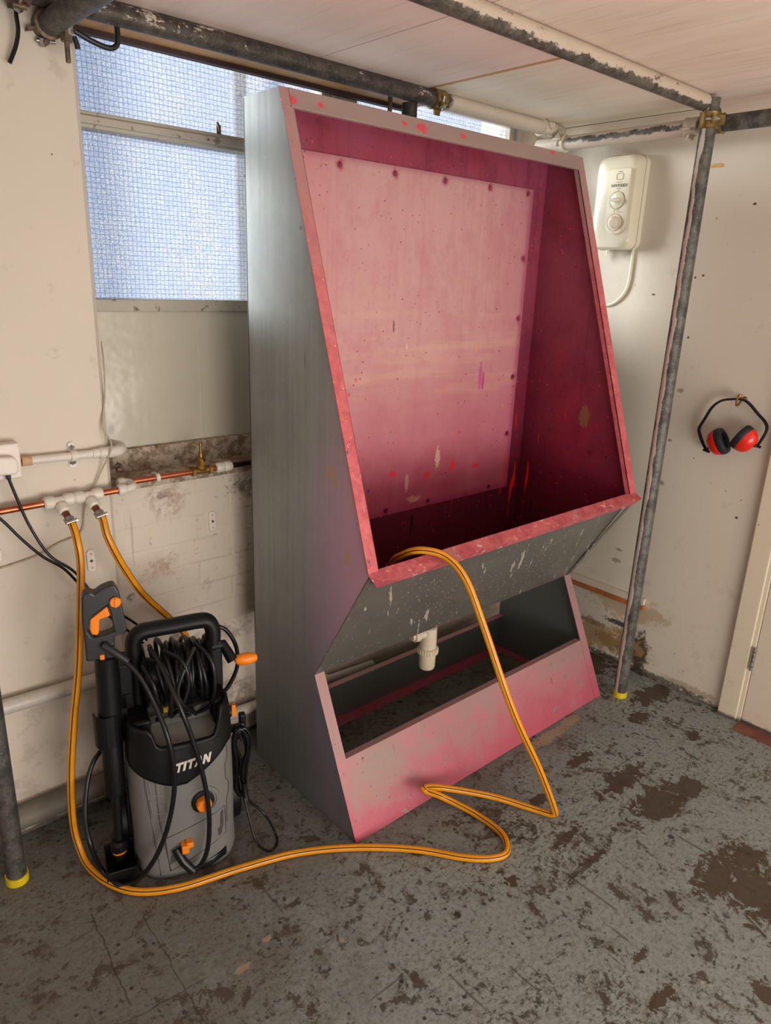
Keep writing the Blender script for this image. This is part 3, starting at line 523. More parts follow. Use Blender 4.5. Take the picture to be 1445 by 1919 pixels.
coupler((RT[0], -.495, RT[1]), (0, 1, 0), (1, 0, 0), (1.262, LT[0], LT[1]), M['paintf'], 'white-painted coupler with hanging bolt, left of the right upright', (-.1, -.1, -1), 1)
coupler((RT[0], .057 - .045, RT[1]), (0, 1, 0), (1, 0, 0), (1.30, BM[0], BM[1]), M['paintf'], 'white-painted coupler where the white beam end meets the right-wall tube', (-1, -.4, .2))
coupler((.742, BM[0], BM[1]), (1, 0, 0), (0, 0, 1), (.640, .068, 2.025), M['goldz'], 'brassy coupler on the ceiling tube above the booth top', (0, -1, -.35), 1)
coupler((-.500, BM[0], BM[1]), (1, 0, 0), (0, 1, 0), (-.436, .09, 2.026), M['steeld'], 'dark rusty coupler in the upper left corner with a hanging bolt', (0, -.4, -1))
# hanging bolts / bent rod / strap at top left
p = at(124, 66, y=.04)
bm = nb(); hexcyl(bm, p, (0, 0, -1), .013, .012); tube(bm, [p + Vector((0, 0, .02)), p - Vector((0, 0, .052))], .0055, 12); tag(link('hanging_bolt', bm, M['steeld'], smooth=True), 'threaded bolt and nut hanging below the upper left coupler', 'bolt')
pts = [at(140, 58, y=.09), at(170, 76, y=.09), at(203, 90, y=.09), at(218, 86, y=.09), at(221, 72, y=.09), at(219, 50, y=.09)]
bm = nb(); tube(bm, cat(pts, 5), .0062, 10); tag(link('bent_steel_hook', bm, M['blackh'], smooth=True), 'dark bent rod hook hanging over the top left corner of the window', 'hook')
bm = nb(); tube(bm, cat([at(138, 68, y=.07), at(143, 80, y=.07), at(146, 92, y=.07)], 3), .006, 10); tag(link('short_steel_peg', bm, M['blackh'], smooth=True), 'short dark peg beside the hanging bolt at the upper left', 'peg')
bm = nb(); tube(bm, cat([at(36, -14, y=.075), at(30, 20, y=.075), at(34, 55, y=.075), at(30, 85, y=.08), at(18, 118, y=.085)], 5), .0045, 8, rs=None); tag(link('cable_tie', bm, M['black'], smooth=True), 'black strap tail dangling against the pier at the upper left', 'strap')

# ================================================================== WASHOUT BOOTH
BW = 1.2336; H = 1.95; T = .003
yt, yl, zl, yw, zw, yf = .1655, .5435, .8326, .3197, .4501, .5242
booth = empty('washout_booth', (BW / 2, -.26, 0)); tag(booth, 'tall galvanised screen washout booth stained pink inside, beside the window', 'washout booth')
prof = [(0, 0), (-yf, 0), (-yw, zw), (-yl, zl), (-yt, H), (0, H)]
def side(x, ext, name, mo):
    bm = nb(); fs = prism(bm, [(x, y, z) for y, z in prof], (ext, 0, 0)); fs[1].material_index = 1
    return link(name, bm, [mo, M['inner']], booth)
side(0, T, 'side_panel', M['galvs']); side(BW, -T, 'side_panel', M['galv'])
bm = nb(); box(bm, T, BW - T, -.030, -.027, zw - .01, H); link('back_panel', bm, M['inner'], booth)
bm = nb(); box(bm, T, BW - T, -.165, 0, H - T, H); box(bm, 0, BW, -.004, -.001, zw, H - T); link('roof_panel', bm, M['galv'], booth)
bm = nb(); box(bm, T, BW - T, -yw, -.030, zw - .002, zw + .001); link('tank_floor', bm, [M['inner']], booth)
def slope(y1, z1, y2, z2, t): 
    return (y1 + (y2 - y1) * t, z1 + (z2 - z1) * t)
bm = nb(); prism(bm, [(T, -yl, zl), (BW - T, -yl, zl), (BW - T, -yw, zw), (T, -yw, zw)], (0, .0035 , .002)); f = bm.faces[:]
o_under = link('sloping_front', bm, [M['under']], booth)
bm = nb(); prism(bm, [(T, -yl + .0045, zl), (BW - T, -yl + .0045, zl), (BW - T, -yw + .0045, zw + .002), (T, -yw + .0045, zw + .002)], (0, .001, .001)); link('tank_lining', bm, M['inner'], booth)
# flanges of the upper opening (in the sloping plane)
dn = Vector((0, -(yl - yt), -(H - zl))).normalized(); nn = Vector((0, -(H - zl), (yl - yt))).normalized()
A = Vector((0, -yt, H)); L = Vector((0, -yl, zl)); ln_ = (L - A).length
def strip(name, x0, x1, d0, d1, mat, off=.0, th=.003, inner=.018):
    bm = nb(); a = A + dn * d0 + nn * off; b = A + dn * d1 + nn * off
    prism(bm, [a + Vector((x0, 0, 0)), a + Vector((x1, 0, 0)), b + Vector((x1, 0, 0)), b + Vector((x0, 0, 0))], -nn * th)
    xi = x1 if x0 < .6 else x0
    if inner and name == 'side_flange':
        s_ = -1 if x0 < .6 else 1
        prism(bm, [a + Vector((xi, 0, 0)), b + Vector((xi, 0, 0)), b + Vector((xi, 0, 0)) - nn * inner, a + Vector((xi, 0, 0)) - nn * inner], (s_ * .002, 0, 0))
    return link(name, bm, mat, booth)
strip('side_flange', -.004, .030, 0, ln_ - .004, M['flange'], .001); strip('side_flange', BW - .030, BW + .008, 0, ln_ - .004, M['flange'], .001)
bm = nb(); prism(bm, [A + nn * .003 + Vector((.022, 0, 0)), A + nn * .003 + Vector((BW - .022, 0, 0)), A + dn * .046 + nn * .003 + Vector((BW - .022, 0, 0)), A + dn * .046 + nn * .003 + Vector((.022, 0, 0))], -nn * .004)
q = A + dn * .046 + nn * .003; prism(bm, [q + Vector((.022, 0, 0)), q + Vector((BW - .022, 0, 0)), q + Vector((BW - .022, .02, 0)), q + Vector((.022, .02, 0))], (0, 0, .002)); link('top_flange', bm, M['topfl'], booth)
# lip, folded out then back
bm = nb(); tip = Vector((0, -yl - .024, zl - .014)); bt = Vector((0, -yl - .002, zl - .040)); f0 = L + Vector((0, .006, .006))
def q3(x): return [Vector((x, 0, 0)) + k for k in (f0, tip, bt, bt + Vector((0, .003, .003)), tip + Vector((0, .0035, .0)), f0 + Vector((0, .004, -.002)))]
a = [bm.verts.new(v) for v in q3(-.004)]; 
b = [bm.verts.new(v) for v in q3(BW + .010)]
a[1].co.x += .004; a[2].co.x += .028; a[3].co.x += .028; b[1].co.x += .004; b[2].co.x -= .028; b[3].co.x -= .028
for i in range(6): j = (i + 1) % 6; bm.faces.new((a[i], b[i], b[j], a[j]))
bm.faces.new(a[::-1]); bm.faces.new(b); link('front_lip', bm, M['lip'], booth)
# bolted backing sheet with washers
bs = link('backing_sheet', (lambda b: (box(b, .075, 1.155, -.036, -.0305, .754, 1.847), b)[-1])(nb()), M['panel'], booth)
for (u, v) in ((637, 308), (741, 325), (835, 339), (919, 351), (990, 362), (981, 485), (971, 597), (961, 706), (950, 812), (915, 920), (802, 942), (723, 960)):
    p = at(u, v, y=-.037); p.x = min(p.x, 1.140); p.z = max(.772, min(1.83, p.z))
    bm = nb(); lathe(bm, [(.0085, 0), (.0085, .0012), (.0045, .0014), (.004, .004), (.002, .005)], (p.x, -.036, p.z), (0, -1, 0), 14); link('bolt', bm, M['inner'], bs, smooth=True)
# bevelled back corner strip
bm = nb(); prism(bm, [(BW - .036, -.0305, .5), (BW - .0035, -.0305, .5), (BW - .0035, -.05, .5)], (0, 0, H - .52)); bm.free()
# foot: flanges and front board in the plane (yw,zw)-(yf,0)
fd = Vector((0, -(yf - yw), -zw)).normalized(); fn = Vector((0, -zw, yf - yw)).normalized(); FA = Vector((0, -yw, zw)); fl = math.hypot(yf - yw, zw)
for x0, x1 in ((-.002, .032), (BW - .034, BW + .004)):
    bm = nb(); a = FA + fn * .002; b = FA + fd * (fl - .002) + fn * .002
    prism(bm, [a + Vector((x0, 0, 0)), a + Vector((x1, 0, 0)), b + Vector((x1, 0, 0)), b + Vector((x0, 0, 0))], -fn * .003); link('foot_flange', bm, M['foot'], booth)
bm = nb(); a = FA + fd * (fl * .525); b = FA + fd * (fl - .002); X1, X2 = Vector((.028, 0, 0)), Vector((BW - .032, 0, 0))
prism(bm, [a + X1, a + X2, b + X2, b + X1], -fn * .003); prism(bm, [a + X1, a + X2, a + X2 + Vector((0, .022, .0)), a + X1 + Vector((0, .022, 0))], (0, 0, -.002)); link('foot_board', bm, M['foot'], booth)
bm = nb(); box(bm, T, BW - T, -.004, -.001, .003, .155); link('lower_back_panel', bm, (lambda s: s.fin(s.mix(s.noise(5), lin(96, 102, 100), lin(110, 116, 114)), .45, .5))(NM('dark_galvanised_sheet')), booth)
bm = nb(); box(bm, T, BW - T, -.024, -.004, .153, .156); box(bm, T, BW - T, -.050, -.004, .001, .004); box(bm, BW - .035, BW - T, -.5, -.05, .001, .004); link('lower_back_flange', bm, M['foot'], booth)
# rivets along the left and right edges
for (u, v) in ((457, 330), (563, 427), (605, 640), (652, 848), (683, 1040), (693, 1053)):
    p = at(u, v, x=0); bm = nb(); lathe(bm, [(.004, 0), (.0035, .0015), (.0015, .0022)], (0, p.y, p.z), (-1, 0, 0), 10); link('rivet', bm, M['galv'], booth, smooth=True)
sd = Vector((0, -(yl - yw), (zl - zw))).normalized(); sn = Vector((0, -(zl - zw), -(yl - yw))).normalized()
for x in (.012, BW - .012):
    for t in (.06, .33, .62, .90):
        c = Vector((x, -yw, zw)) + sd * (t * .435) ; bm = nb(); lathe(bm, [(.0045, 0), (.004, .002), (.0015, .003)], c, sn, 10); link('rivet', bm, M['steel'], booth, smooth=True)
for (x, t) in ((.015, .60), (.015, .88), (BW - .014, .62), (BW - .014, .75), (BW - .014, .93), (.09, .57)):
    c = Vector((x, 0, 0)) + FA + fd * (fl * t) + fn * .002; bm = nb(); lathe(bm, [(.004, 0), (.0035, .0015), (.0015, .0022)], c, fn, 10); link('rivet', bm, M['foot'], booth, smooth=True)
bm = nb(); prism(bm, [(BW + .003, -yl, zl - .03), (BW + .003, -yw, zw), (BW - .020, -yw, zw), (BW - .020, -yl, zl - .03)], sn * .0025); link('edge_strip', bm, M['under'], booth)
bm = nb(); prism(bm, [(-.001, -yl, zl - .004), (-.001, -yw, zw), (.020, -yw, zw), (.020, -yl, zl - .004)], sn * .0015); link('edge_strip', bm, M['under'], booth)
# bottle trap under the tank
tr = empty('bottle_trap', (.583, -.2, .20)); tag(tr, 'cream plastic bottle trap hanging under the booth tank', 'drain trap')
tx, ty = .583, -.2
bm = nb(); lathe(bm, [(.018, .448), (.018, .40), (.021, .40), (.021, .375), (.029, .372), (.030, .30), (.028, .285)], (tx, ty, 0), (0, 0, 1), 28); link('body', bm, M['trapm'], tr, smooth=True)
bm = nb()
lathe(bm, [(.030, .294), (.036, .292), (.036, .272), (.031, .270)], (tx, ty, 0), (0, 0, 1), 28)
for k in range(24):
    a = 2 * PI * k / 24; c = Vector((tx + .036 * math.cos(a), ty + .036 * math.sin(a), 0)); box(bm, c.x - .0016, c.x + .0016, c.y - .0016, c.y + .0016, .273, .291)
link('collar', bm, M['trapm'], tr, smooth=True)
bm = nb(); lathe(bm, [(.030, .271), (.029, .222), (.026, .212), (.018, .209)], (tx, ty, 0), (0, 0, 1), 28); link('cup', bm, M['trapm'], tr, smooth=True)
bm = nb(); tube(bm, [(tx - .02, ty, .352), (tx - .075, ty + .01, .352)], .016, 16); lathe(bm, [(.021, 0), (.022, .004), (.022, .02), (.018, .022)], (tx - .045, ty + .004, .352), (-1, .18, 0), 18); link('outlet', bm, M['trapm'], tr, smooth=True)

# ================================================================== WALL SERVICES
# waste pipes low on the wall
pipe = lambda name, pts, r, mat, label, c='pipe', n=1: tag(link(name, tube(nb(), cat(pts, 6) if len(pts) > 2 else pts, r, 20), mat, smooth=True), label, c)
pipe('waste_pipe', [at(-40, 1340, y=.07), at(150, 1283, y=.07), at(225, 1262, y=.07)], .0205, M['pvc'], 'thick white waste pipe fixed low on the wall behind the left upright')
p0 = at(215, 1300, y=.07)
pr = empty('waste_pipe_run', at(440, 1330, y=.085)); tag(pr, 'lower white waste pipe emerging right of the pressure washer towards the booth', 'pipe')
a = at(415, 1345, y=.085); b = at(492, 1318, y=.085); d = (b - a).normalized(); bm = nb(); tube(bm, [a - d * .15, a, b, b + d * .5], .019, 20); link('pipe', bm, M['pvc'], pr, smooth=True)
bm = nb(); lathe(bm, [(.024, 0), (.025, .002), (.025, .03), (.021, .032)], b + d * .25, d, 20); link('joint', bm, M['pvc'], pr, smooth=True)
c = at(222, 1290, y=.05); bm = nb(); lathe(bm, [(.024, -.02), (.024, .02), (.026, .022), (.026, .045), (.020, .05)], c, (0, 0, 1), 20); tag(link('pipe_access_cap', bm, M['pvc'], smooth=True), 'round white access cap of the waste pipe behind the spray lance', 'pipe fitting')
pipe('floor_pipe', [(-1.5, .065, .085), (-.40, .065, .085)], .032, M['pvcd'], 'dusty dark pipe running along the foot of the left wall')
# copper supply line
RC = .0086
def copper(name, pts, label, m=None, r=RC): return tag(link(name, tube(nb(), pts, r, 16), m or M['copper'], smooth=True), label, 'pipe')
cl = lambda x: Vector((x, .068, .958 + (x + .66) * .02))
copper('copper_pipe', [cl(-1.2), cl(-.553)], 'copper pipe entering at the left edge under the socket')
copper('copper_pipe', [cl(-.42), cl(-.366)], 'short copper length between the second tee and the white elbow')
cr = lambda x: Vector((x, .102, .972 + (x + .3) * .006))
copper('copper_pipe', [cr(-.350), cr(-.115)], 'copper pipe clipped below the window sill, left of the brass valve')
copper('copper_pipe', [cr(-.085), cr(-.05)], 'short copper stub between the brass valve and the white coupling')
tag(link('black_supply_pipe', tube(nb(), [cr(-.03), cr(.40)], .008, 16), M['black'], smooth=True), 'black plastic pipe running behind the booth under the sill', 'pipe')
def collar(bm, c, a, r=.0160, l=.024):
    c = Vector(c); a = Vector(a).normalized(); lathe(bm, [(r * .78, -l / 2 - .003), (r * .92, -l / 2), (r, -l / 2 + .003), (r, l / 2 - .004), (r * .8, l / 2)], c, a, 20)
def tee(xc, out, label):
    c = cl(xc); t = empty('pipe_tee', c); tag(t, label, 'pipe fitting'); X = Vector((1, 0, .02)).normalized(); o = Vector(out).normalized()
    bm = nb(); tube(bm, [c - X * .034, c + X * .034], .0112, 18); tube(bm, [c, c + o * .03], .0112, 18); link('body', bm, M['white'], t, smooth=True)
    for cc, a in ((c - X * .025, -X), (c + X * .025, X), (c + o * .026, o)):
        bm = nb(); collar(bm, cc, a); link('collar', bm, M['white'], t, smooth=True)
    return c, o
# branch directions: forward and down
c1, o1 = tee(-.5225, (.10, -.75, -.62), 'left white push-fit tee, feeding the left yellow hose')
c2, o2 = tee(-.4485, (.12, -.75, -.62), 'right white push-fit tee, feeding the hose that passes behind the washer')
def clip(c, a, label):
    a = Vector(a).normalized(); t = empty('hose_clip', c); tag(t, label, 'hose clip')
    bm = nb(); lathe(bm, [(.0108, -.0055), (.0128, -.0055), (.0128, .0055), (.0108, .0055)], c, a, 22); link('band', bm, M['steel'], t, smooth=True)
    s_ = a.cross(Vector((0, 1, 0))).normalized(); e = Vector(c) + Vector((0, -1, 0)) * .015; bm = nb(); tube(bm, [e - s_ * .013, e + s_ * .013], .0050, 10); hexcyl(bm, e + s_ * .011, s_, .0058, .004); link('worm_screw', bm, M['steel'], t, smooth=True)
e1 = c1 + o1 * .062; e2 = c2 + o2 * .062
copper('copper_stub', [c1 + o1 * .03, e1], 'dull copper stub pointing down from the left tee', M['copd'], .0088); copper('copper_stub', [c2 + o2 * .03, e2], 'dull copper stub pointing down from the right tee', M['copd'], .0088)
clip(e1, o1, 'steel worm clip holding the left yellow hose on its copper stub'); clip(e2, o2, 'steel worm clip holding the right yellow hose on its copper stub')
t = empty('pipe_elbow', cl(-.345)); tag(t, 'pair of white push-fit elbows stepping the copper pipe round the pier corner', 'pipe fitting')
bm = nb(); tube(bm, cat([cl(-.368), cl(-.34), Vector((-.326, .073, .967)), Vector((-.326, .098, .971)), cr(-.338)], 4), .0115, 18); link('body', bm, M['white'], t, smooth=True)
bm = nb(); collar(bm, cl(-.360), (-1, 0, 0), .0158, .020); link('collar', bm, M['white'], t, smooth=True)
bm = nb(); collar(bm, cr(-.352) + Vector((.008, 0, 0)), (1, 0, 0), .0150, .018); link('collar', bm, M['white'], t, smooth=True)
bm = nb(); collar(bm, cr(-.047), (-1, 0, 0), .0152, .026); collar(bm, cr(-.019), (1, 0, 0), .0152, .024); tag(link('pipe_coupling', bm, M['white'], smooth=True), 'white push-fit coupling between the copper stub and the black pipe', 'pipe fitting')
def pclip(p, label):
    bm = nb(); lathe(bm, [(RC + .0005, -.0055), (RC + .0035, -.0055), (RC + .0035, .0055), (RC + .0005, .0055)], p, (1, 0, 0), 18); box(bm, p.x - .0055, p.x + .0055, p.y + .006, .13, p.z - .010, p.z + .010)
    tag(link('pipe_clip', bm, M['white'], smooth=True), label, 'pipe clip')
pclip(cr(-.243), 'white plastic clip holding the copper pipe under the sill')
# brass stop valve
v0 = cr(-.106); sv = empty('stop_valve', v0); tag(sv, 'brass stop valve with upright spindle on the copper pipe below the sill', 'valve')
bm = nb(); tube(bm, [v0 - Vector((.028, 0, 0)), v0 + Vector((.028, 0, 0))], .0105, 16); hexcyl(bm, v0 - Vector((.032, 0, 0)), (1, 0, 0), .0145, .010); hexcyl(bm, v0 + Vector((.022, 0, 0)), (1, 0, 0), .0145, .010); lathe(bm, [(.014, 0), (.017, .008), (.012, .020)], v0, (0, 0, 1), 16); link('body', bm, M['brass'], sv, smooth=True)
bm = nb(); hexcyl(bm, v0 + Vector((0, 0, .018)), (0, 0, 1), .0145, .010); lathe(bm, [(.012, .028), (.011, .036), (.007, .040), (.006, .052)], v0, (0, 0, 1), 14); link('bonnet', bm, M['brass'], sv, smooth=True)
bm = nb(); lathe(bm, [(.004, .05), (.0042, .072), (.005, .076), (.0045, .082), (.002, .085)], v0, (0, 0, 1), 12); link('spindle', bm, M['brass'], sv, smooth=True)
# conduit with saddle clip and swept bend round the pier
cd = lambda x: Vector((x, .084, 1.071 - (x + .6) * .02))
cn = empty('conduit', cd(-.5)); tag(cn, 'white electrical conduit from the socket curling round the pier corner', 'conduit')
bm = nb(); tube(bm, [cd(-.592), cd(-.575), cd(-.41)], .0105, 18); link('pipe', bm, M['white'], cn, smooth=True)
bm = nb(); tube(bm, [cd(-.595), cd(-.572)], .0125, 18); link('socket_collar', bm, M['wood'], cn, smooth=True)
bm = nb(); lathe(bm, [(.0105, 0), (.0125, .001), (.0125, .02), (.0105, .021)], cd(-.424), (1, 0, 0), 18); link('joint_collar', bm, M['white'], cn, smooth=True)
bm = nb(); tube(bm, cat([cd(-.405), cd(-.375), Vector((-.350, .092, 1.066)), Vector((-.334, .115, 1.066)), Vector((-.334, .145, 1.066)), Vector((-.345, .18, 1.066))], 5), .0150, 18); link('bend', bm, M['white'], cn, smooth=True)
c = cd(-.470); sdl = empty('saddle_clip', c); tag(sdl, 'white saddle clip with two screws over the conduit', 'pipe clip')
bm = nb(); lathe(bm, [(.0108, -.008), (.0142, -.008), (.0142, .008), (.0108, .008)], c, (1, 0, 0), 20)
for s_ in (-1, 1): box(bm, c.x - .008, c.x + .008, .094, YP, c.z + (s_ * .010 if s_ > 0 else -.024), c.z + (.024 if s_ > 0 else -.010)); lathe(bm, [(.0095, 0), (.0095, .006)], (c.x, YP, c.z + s_ * .024), (0, -1, 0), 16)
link('strap', bm, M['white'], sdl, smooth=True)
for s_ in (-1, 1): bm = nb(); lathe(bm, [(.0028, 0), (.002, .0016)], (c.x, .094, c.z + s_ * .024), (0, -1, 0), 10); link('screw', bm, M['steeld'], sdl)
# pattress socket and plug
so = empty('wall_socket', (-.66, YP, 1.035)); tag(so, 'white surface-mounted wall socket at the left edge', 'socket')
bm = nb(); box(bm, -.745, -.600, .062, YP, 1.035, 1.122); link('box', bm, M['socketp'], so, bevel=.004)
pg = empty('mains_plug', (-.642, .062, 1.05)); tag(pg, 'white three-pin plug pushed into the socket, black flex below', 'plug')
pts = [(-.668, 1.053), (-.622, 1.050), (-.612, 1.060), (-.612, 1.083), (-.622, 1.094), (-.655, 1.097), (-.672, 1.090), (-.676, 1.064)]
bm = nb(); prism(bm, [(x, .0615, z) for x, z in pts], (0, -.022, 0)); link('body', bm, M['socketp'], pg, bevel=.005)
bm = nb(); box(bm, -.641, -.631, .044, .054, 1.040, 1.054); link('cord_grip', bm, M['black'], pg, bevel=.002)
# keyhole cover plates
def keyplate(u, v, y, label):
    p = at(u, v, y=y); pts = [(p.x + .0115 * math.cos(a), p.z + (.021 if math.sin(a) >= 0 else -.021) + .0115 * math.sin(a)) for a in [2 * PI * k / 24 for k in range(24)]]
    e = empty('keyhole_plate', (p.x, y, p.z)); tag(e, label, 'wall plate', )
    bm = nb(); prism(bm, [(x, y, z) for x, z in pts], (0, -.006, 0)); link('plate', bm, M['socketp'], e, bevel=.002)
    bm = nb(); lathe(bm, [(.0042, 0), (.0042, .0006)], (p.x, y - .006, p.z), (0, -1, 0), 12)
    for dz in (-.02, .02): lathe(bm, [(.0018, 0), (.0018, .0006)], (p.x, y - .006, p.z + dz), (0, -1, 0), 8)
    link('hole', bm, M['printk'], e)
keyplate(170, 1050, YP, 'oval white keyhole plate on the pier between the two hoses'); keyplate(397, 976, YB, 'oval white keyhole plate on the brick panel near the booth')
p = at(0, 1040, y=YP); bm = nb(); box(bm, p.x - .05, p.x + .004, .09, YP, p.z - .016, p.z + .016); tag(link('cable_cleat', bm, M['socketp'], bevel=.004), 'small white cleat cut by the left edge beneath the copper pipe', 'wall plate')
bm = nb(); p = at(218, 872, y=.135); 
for k in range(4): tube(bm, cat([p + Vector((-.01 + .006 * k, .0, -.008)), p + Vector((-.006 + .005 * k, -.008, .004 * (k % 2))), p + Vector((.004 + .004 * k, -.002, .010 - .005 * k))], 3), .0018, 6)
lathe(bm, [(.007, 0), (.007, .010)], p + Vector((0, .0, -.012)), (1, 0, .1), 10); tag(link('earth_clamp', bm, M['steeld'], smooth=True), 'small tangled metal clamp on the end of the sill beside the pier', 'clamp')
# thin beige flex
Yw = .094
pts = [at(190, 640, y=.125), at(195, 690, y=.105), at(196, 745, y=.10), at(192, 800, y=.088), at(208, 828, y=.068), at(206, 848, y=.066), at(192, 878, y=.085), at(180, 905, y=.09), at(168, 930, y=.092), at(158, 955, y=.092), at(156, 985, y=.093), at(145, 1003, y=.093), at(110, 1018, y=.094), at(60, 1045, y=.094), at(-40, 1078, y=.094)]
bm = nb(); tube(bm, cat(pts, 6), .0022, 8); tag(link('thin_flex', bm, M['wire'], smooth=True), 'thin beige wire hanging from the pier corner and looping left below the pipes', 'cable')
# black flexes
pts = [Vector((-.636, .049, 1.042)), at(30, 930, y=.05), at(55, 985, y=.05), at(92, 1040, y=.04), at(135, 1068, y=.02), at(162, 1098, y=.0), at(200, 1150, y=.0), at(240, 1182, y=.02), at(268, 1205, y=.02)]
bm = nb(); tube(bm, cat(pts, 7), .0036, 10); tag(link('power_flex', bm, M['blackg'], smooth=True), 'black mains flex from the plug down behind the spray gun', 'cable')
pts = [at(-60, 930, y=.03), at(0, 972, y=.03), at(40, 1010, y=.03), at(80, 1043, y=.03), at(120, 1066, y=.03), at(150, 1096, y=.04), at(178, 1120, y=.04), at(225, 1150, y=.04), at(262, 1175, y=.06), at(275, 1200, y=.06)]
bm = nb(); tube(bm, cat(pts, 7), .0036, 10); tag(link('power_flex', bm, M['blackg'], smooth=True), 'black flex coming in from the left edge below the copper pipe', 'cable')

# ================================================================== YELLOW HOSES
HA = []; HM = []
for k in range(4):
    b = k * PI / 2 + PI / 4
    for a, m in ((-.15, 1), (.15, 0), (.45, 0), (.80, 0), (1.15, 0)): HA.append(b + a); HM.append(m)
HR = .0100
def hose(pts, label, n=8):
    return tag(link('garden_hose', tube(nb(), cat(pts, n), HR, angs=HA, mis=HM), [M['hose'], M['stripe']], smooth=True), label, 'hose')
F = lambda u, v: at(u, v, z=HR + .001)
pts = [e1 - o1 * .005, e1 + o1 * .02, at(145, 1015, y=-.018), at(151, 1055, y=-.025), at(151, 1120, y=-.05), at(147, 1250, y=-.065), at(138, 1350, y=-.07), at(133, 1450, y=-.075), at(137, 1540, y=-.08), at(150, 1590, y=-.10), F(168, 1625), F(205, 1655), F(260, 1671), F(340, 1662), F(450, 1627), F(560, 1598), F(670, 1588), F(780, 1592), F(870, 1607), F(925, 1608), F(950, 1595), F(940, 1562), F(890, 1525),
       at(830, 1494, z=.035), at(797, 1481, y=-.560), at(800, 1475, y=-.548), at(835, 1477, z=.055), at(920, 1492, z=.030), F(990, 1513), F(1022, 1523), at(1037, 1526, z=.016), at(1038, 1515, y=-.82), at(1010, 1440, y=-.80), at(960, 1330, y=-.765), at(905, 1170, y=-.68), at(872, 1085, y=-.63), at(835, 1043, y=-.578), at(790, 1031, y=-.53), at(755, 1040, y=-.48), at(732, 1060, y=-.43), Vector((.17, -.36, .62)), Vector((.25, -.28, .47))]
hose(pts, 'long yellow hose from the left tee across the floor and up into the booth', 7)
hose([e2 - o2 * .005, e2 + o2 * .02, at(203, 1010, y=-.012), at(233, 1065, y=-.005), at(270, 1115, y=.02), at(330, 1170, y=.06), at(352, 1200, y=.07), at(372, 1260, y=.07), at(372, 1330, y=.06)], 'shorter yellow hose from the right tee passing behind the washer handle')
# printed marks on the hose
bm = nb()
def hosetxt(bm, txt, p, right, up, nrm, size):
    pass

# ================================================================== LETTERS
GL = {
 'T': [[(0, 1), (1, 1), (1, .76), (.64, .76), (.64, 0), (.36, 0), (.36, .76), (0, .76)]], 'I': [[(0, 0), (0, 1), (.32, 1), (.32, 0)]],
 'A': [[(0, 0), (.36, 1), (.68, 1), (1.04, 0), (.76, 0), (.69, .22), (.35, .22), (.28, 0)]],
 'N': [[(0, 0), (0, 1), (.30, 1), (.68, .45), (.68, 1), (.98, 1), (.98, 0), (.70, 0), (.30, .57), (.30, 0)]],
}
# ================================================================== PRESSURE WASHER (built in its own frame)
WO = Vector((-.374, -.215, 0)); ang = math.atan2(-.295, .956)
pw = empty('pressure_washer', WO, (0, 0, ang)); tag(pw, 'grey and black upright pressure washer with hose reel beside the booth', 'pressure washer')
MW = Matrix.Translation(WO) @ Matrix.Rotation(ang, 4, 'Z'); MI = MW.inverted()
def lp(u, v, ly=None, lz=None, lx=None):
    o = MI @ CP; d = MI.to_3x3() @ (CR @ Vector(((u - 722.5) / FPX, -(v - 959.5) / FPX, -1)))
    t = (ly - o.y) / d.y if ly is not None else ((lx - o.x) / d.x if lx is not None else (lz - o.z) / d.z)
    return o + t * d
def part(name, bm, mat, parent=pw, **k): return link(name, bm, mat, parent, local=True, **k)
SECT = [(0, .122, .112), (.012, .133, .120), (.05, .134, .121), (.07, .131, .118), (.2, .1335, .119), (.36, .132, .117), (.46, .126, .108), (.49, .120, .100)]
def sec(z):
    for (z0, a0, b0), (z1, a1, b1) in zip(SECT, SECT[1:]):
        if z <= z1: t = (z - z0) / (z1 - z0); return a0 + (a1 - a0) * t, b0 + (b1 - b0) * t
    return SECT[-1][1:]
NE = 3.2
def surf(th, z, off=0):
    a, b = sec(z); a += off; b += off; c, s_ = math.cos(th), math.sin(th)
    return Vector((.003 + a * math.copysign(abs(c) ** (2 / NE), c), b * math.copysign(abs(s_) ** (2 / NE), s_), z))
def front(x, z, off=0):
    a, b = sec(z); a += off; b += off; k = min(.999, abs((x - .003) / a)); return Vector((x, -b * (1 - k ** NE) ** (1 / NE), z))
NS = 72
def skirt(zlo, zhi, off, nz=14, cap_top=False, cap_bot=False, th=.004):
    bm = nb(); G = []
    for k in range(NS):
        t = 2 * PI * k / NS; x = surf(t, .2).x; fr = math.sin(t) < 0
        lo = zlo(x, fr); hi = zhi(x, fr); G.append([bm.verts.new(surf(t, lo + (hi - lo) * i / nz, off)) for i in range(nz + 1)])
    for k in range(NS):
        for i in range(nz): bm.faces.new((G[k][i], G[(k + 1) % NS][i], G[(k + 1) % NS][i + 1], G[k][i + 1]))
    if cap_bot: bm.faces.new([g[0] for g in G])
    if cap_top: bm.faces.new([g[-1] for g in G])
    return bm
def bnd(x, fr):
    if not fr: return .40
    return .288 + .055 * min(1, (abs(x + .01) / .12)) ** 1.4 + (.03 * max(0, x) / .13)
part('body', skirt(lambda x, f: .004, lambda x, f: bnd(x, f) + .03, 0, cap_bot=True, cap_top=True), M['grey'], smooth=True)
def toph(x, fr):
    if not fr: return .40
    def sm(a, b, v): t = min(1, max(0, (v - a) / (b - a))); return t * t * (3 - 2 * t)
    return .405 + (.455 - .405) * (1 - sm(-.082, -.060, x)) + (.478 - .405) * sm(.078, .112, x)
sh = part('shroud', skirt(bnd, toph, .0035), M['black'], smooth=True); md = sh.modifiers.new('solid', 'SOLIDIFY'); md.thickness = .012; md.offset = -1
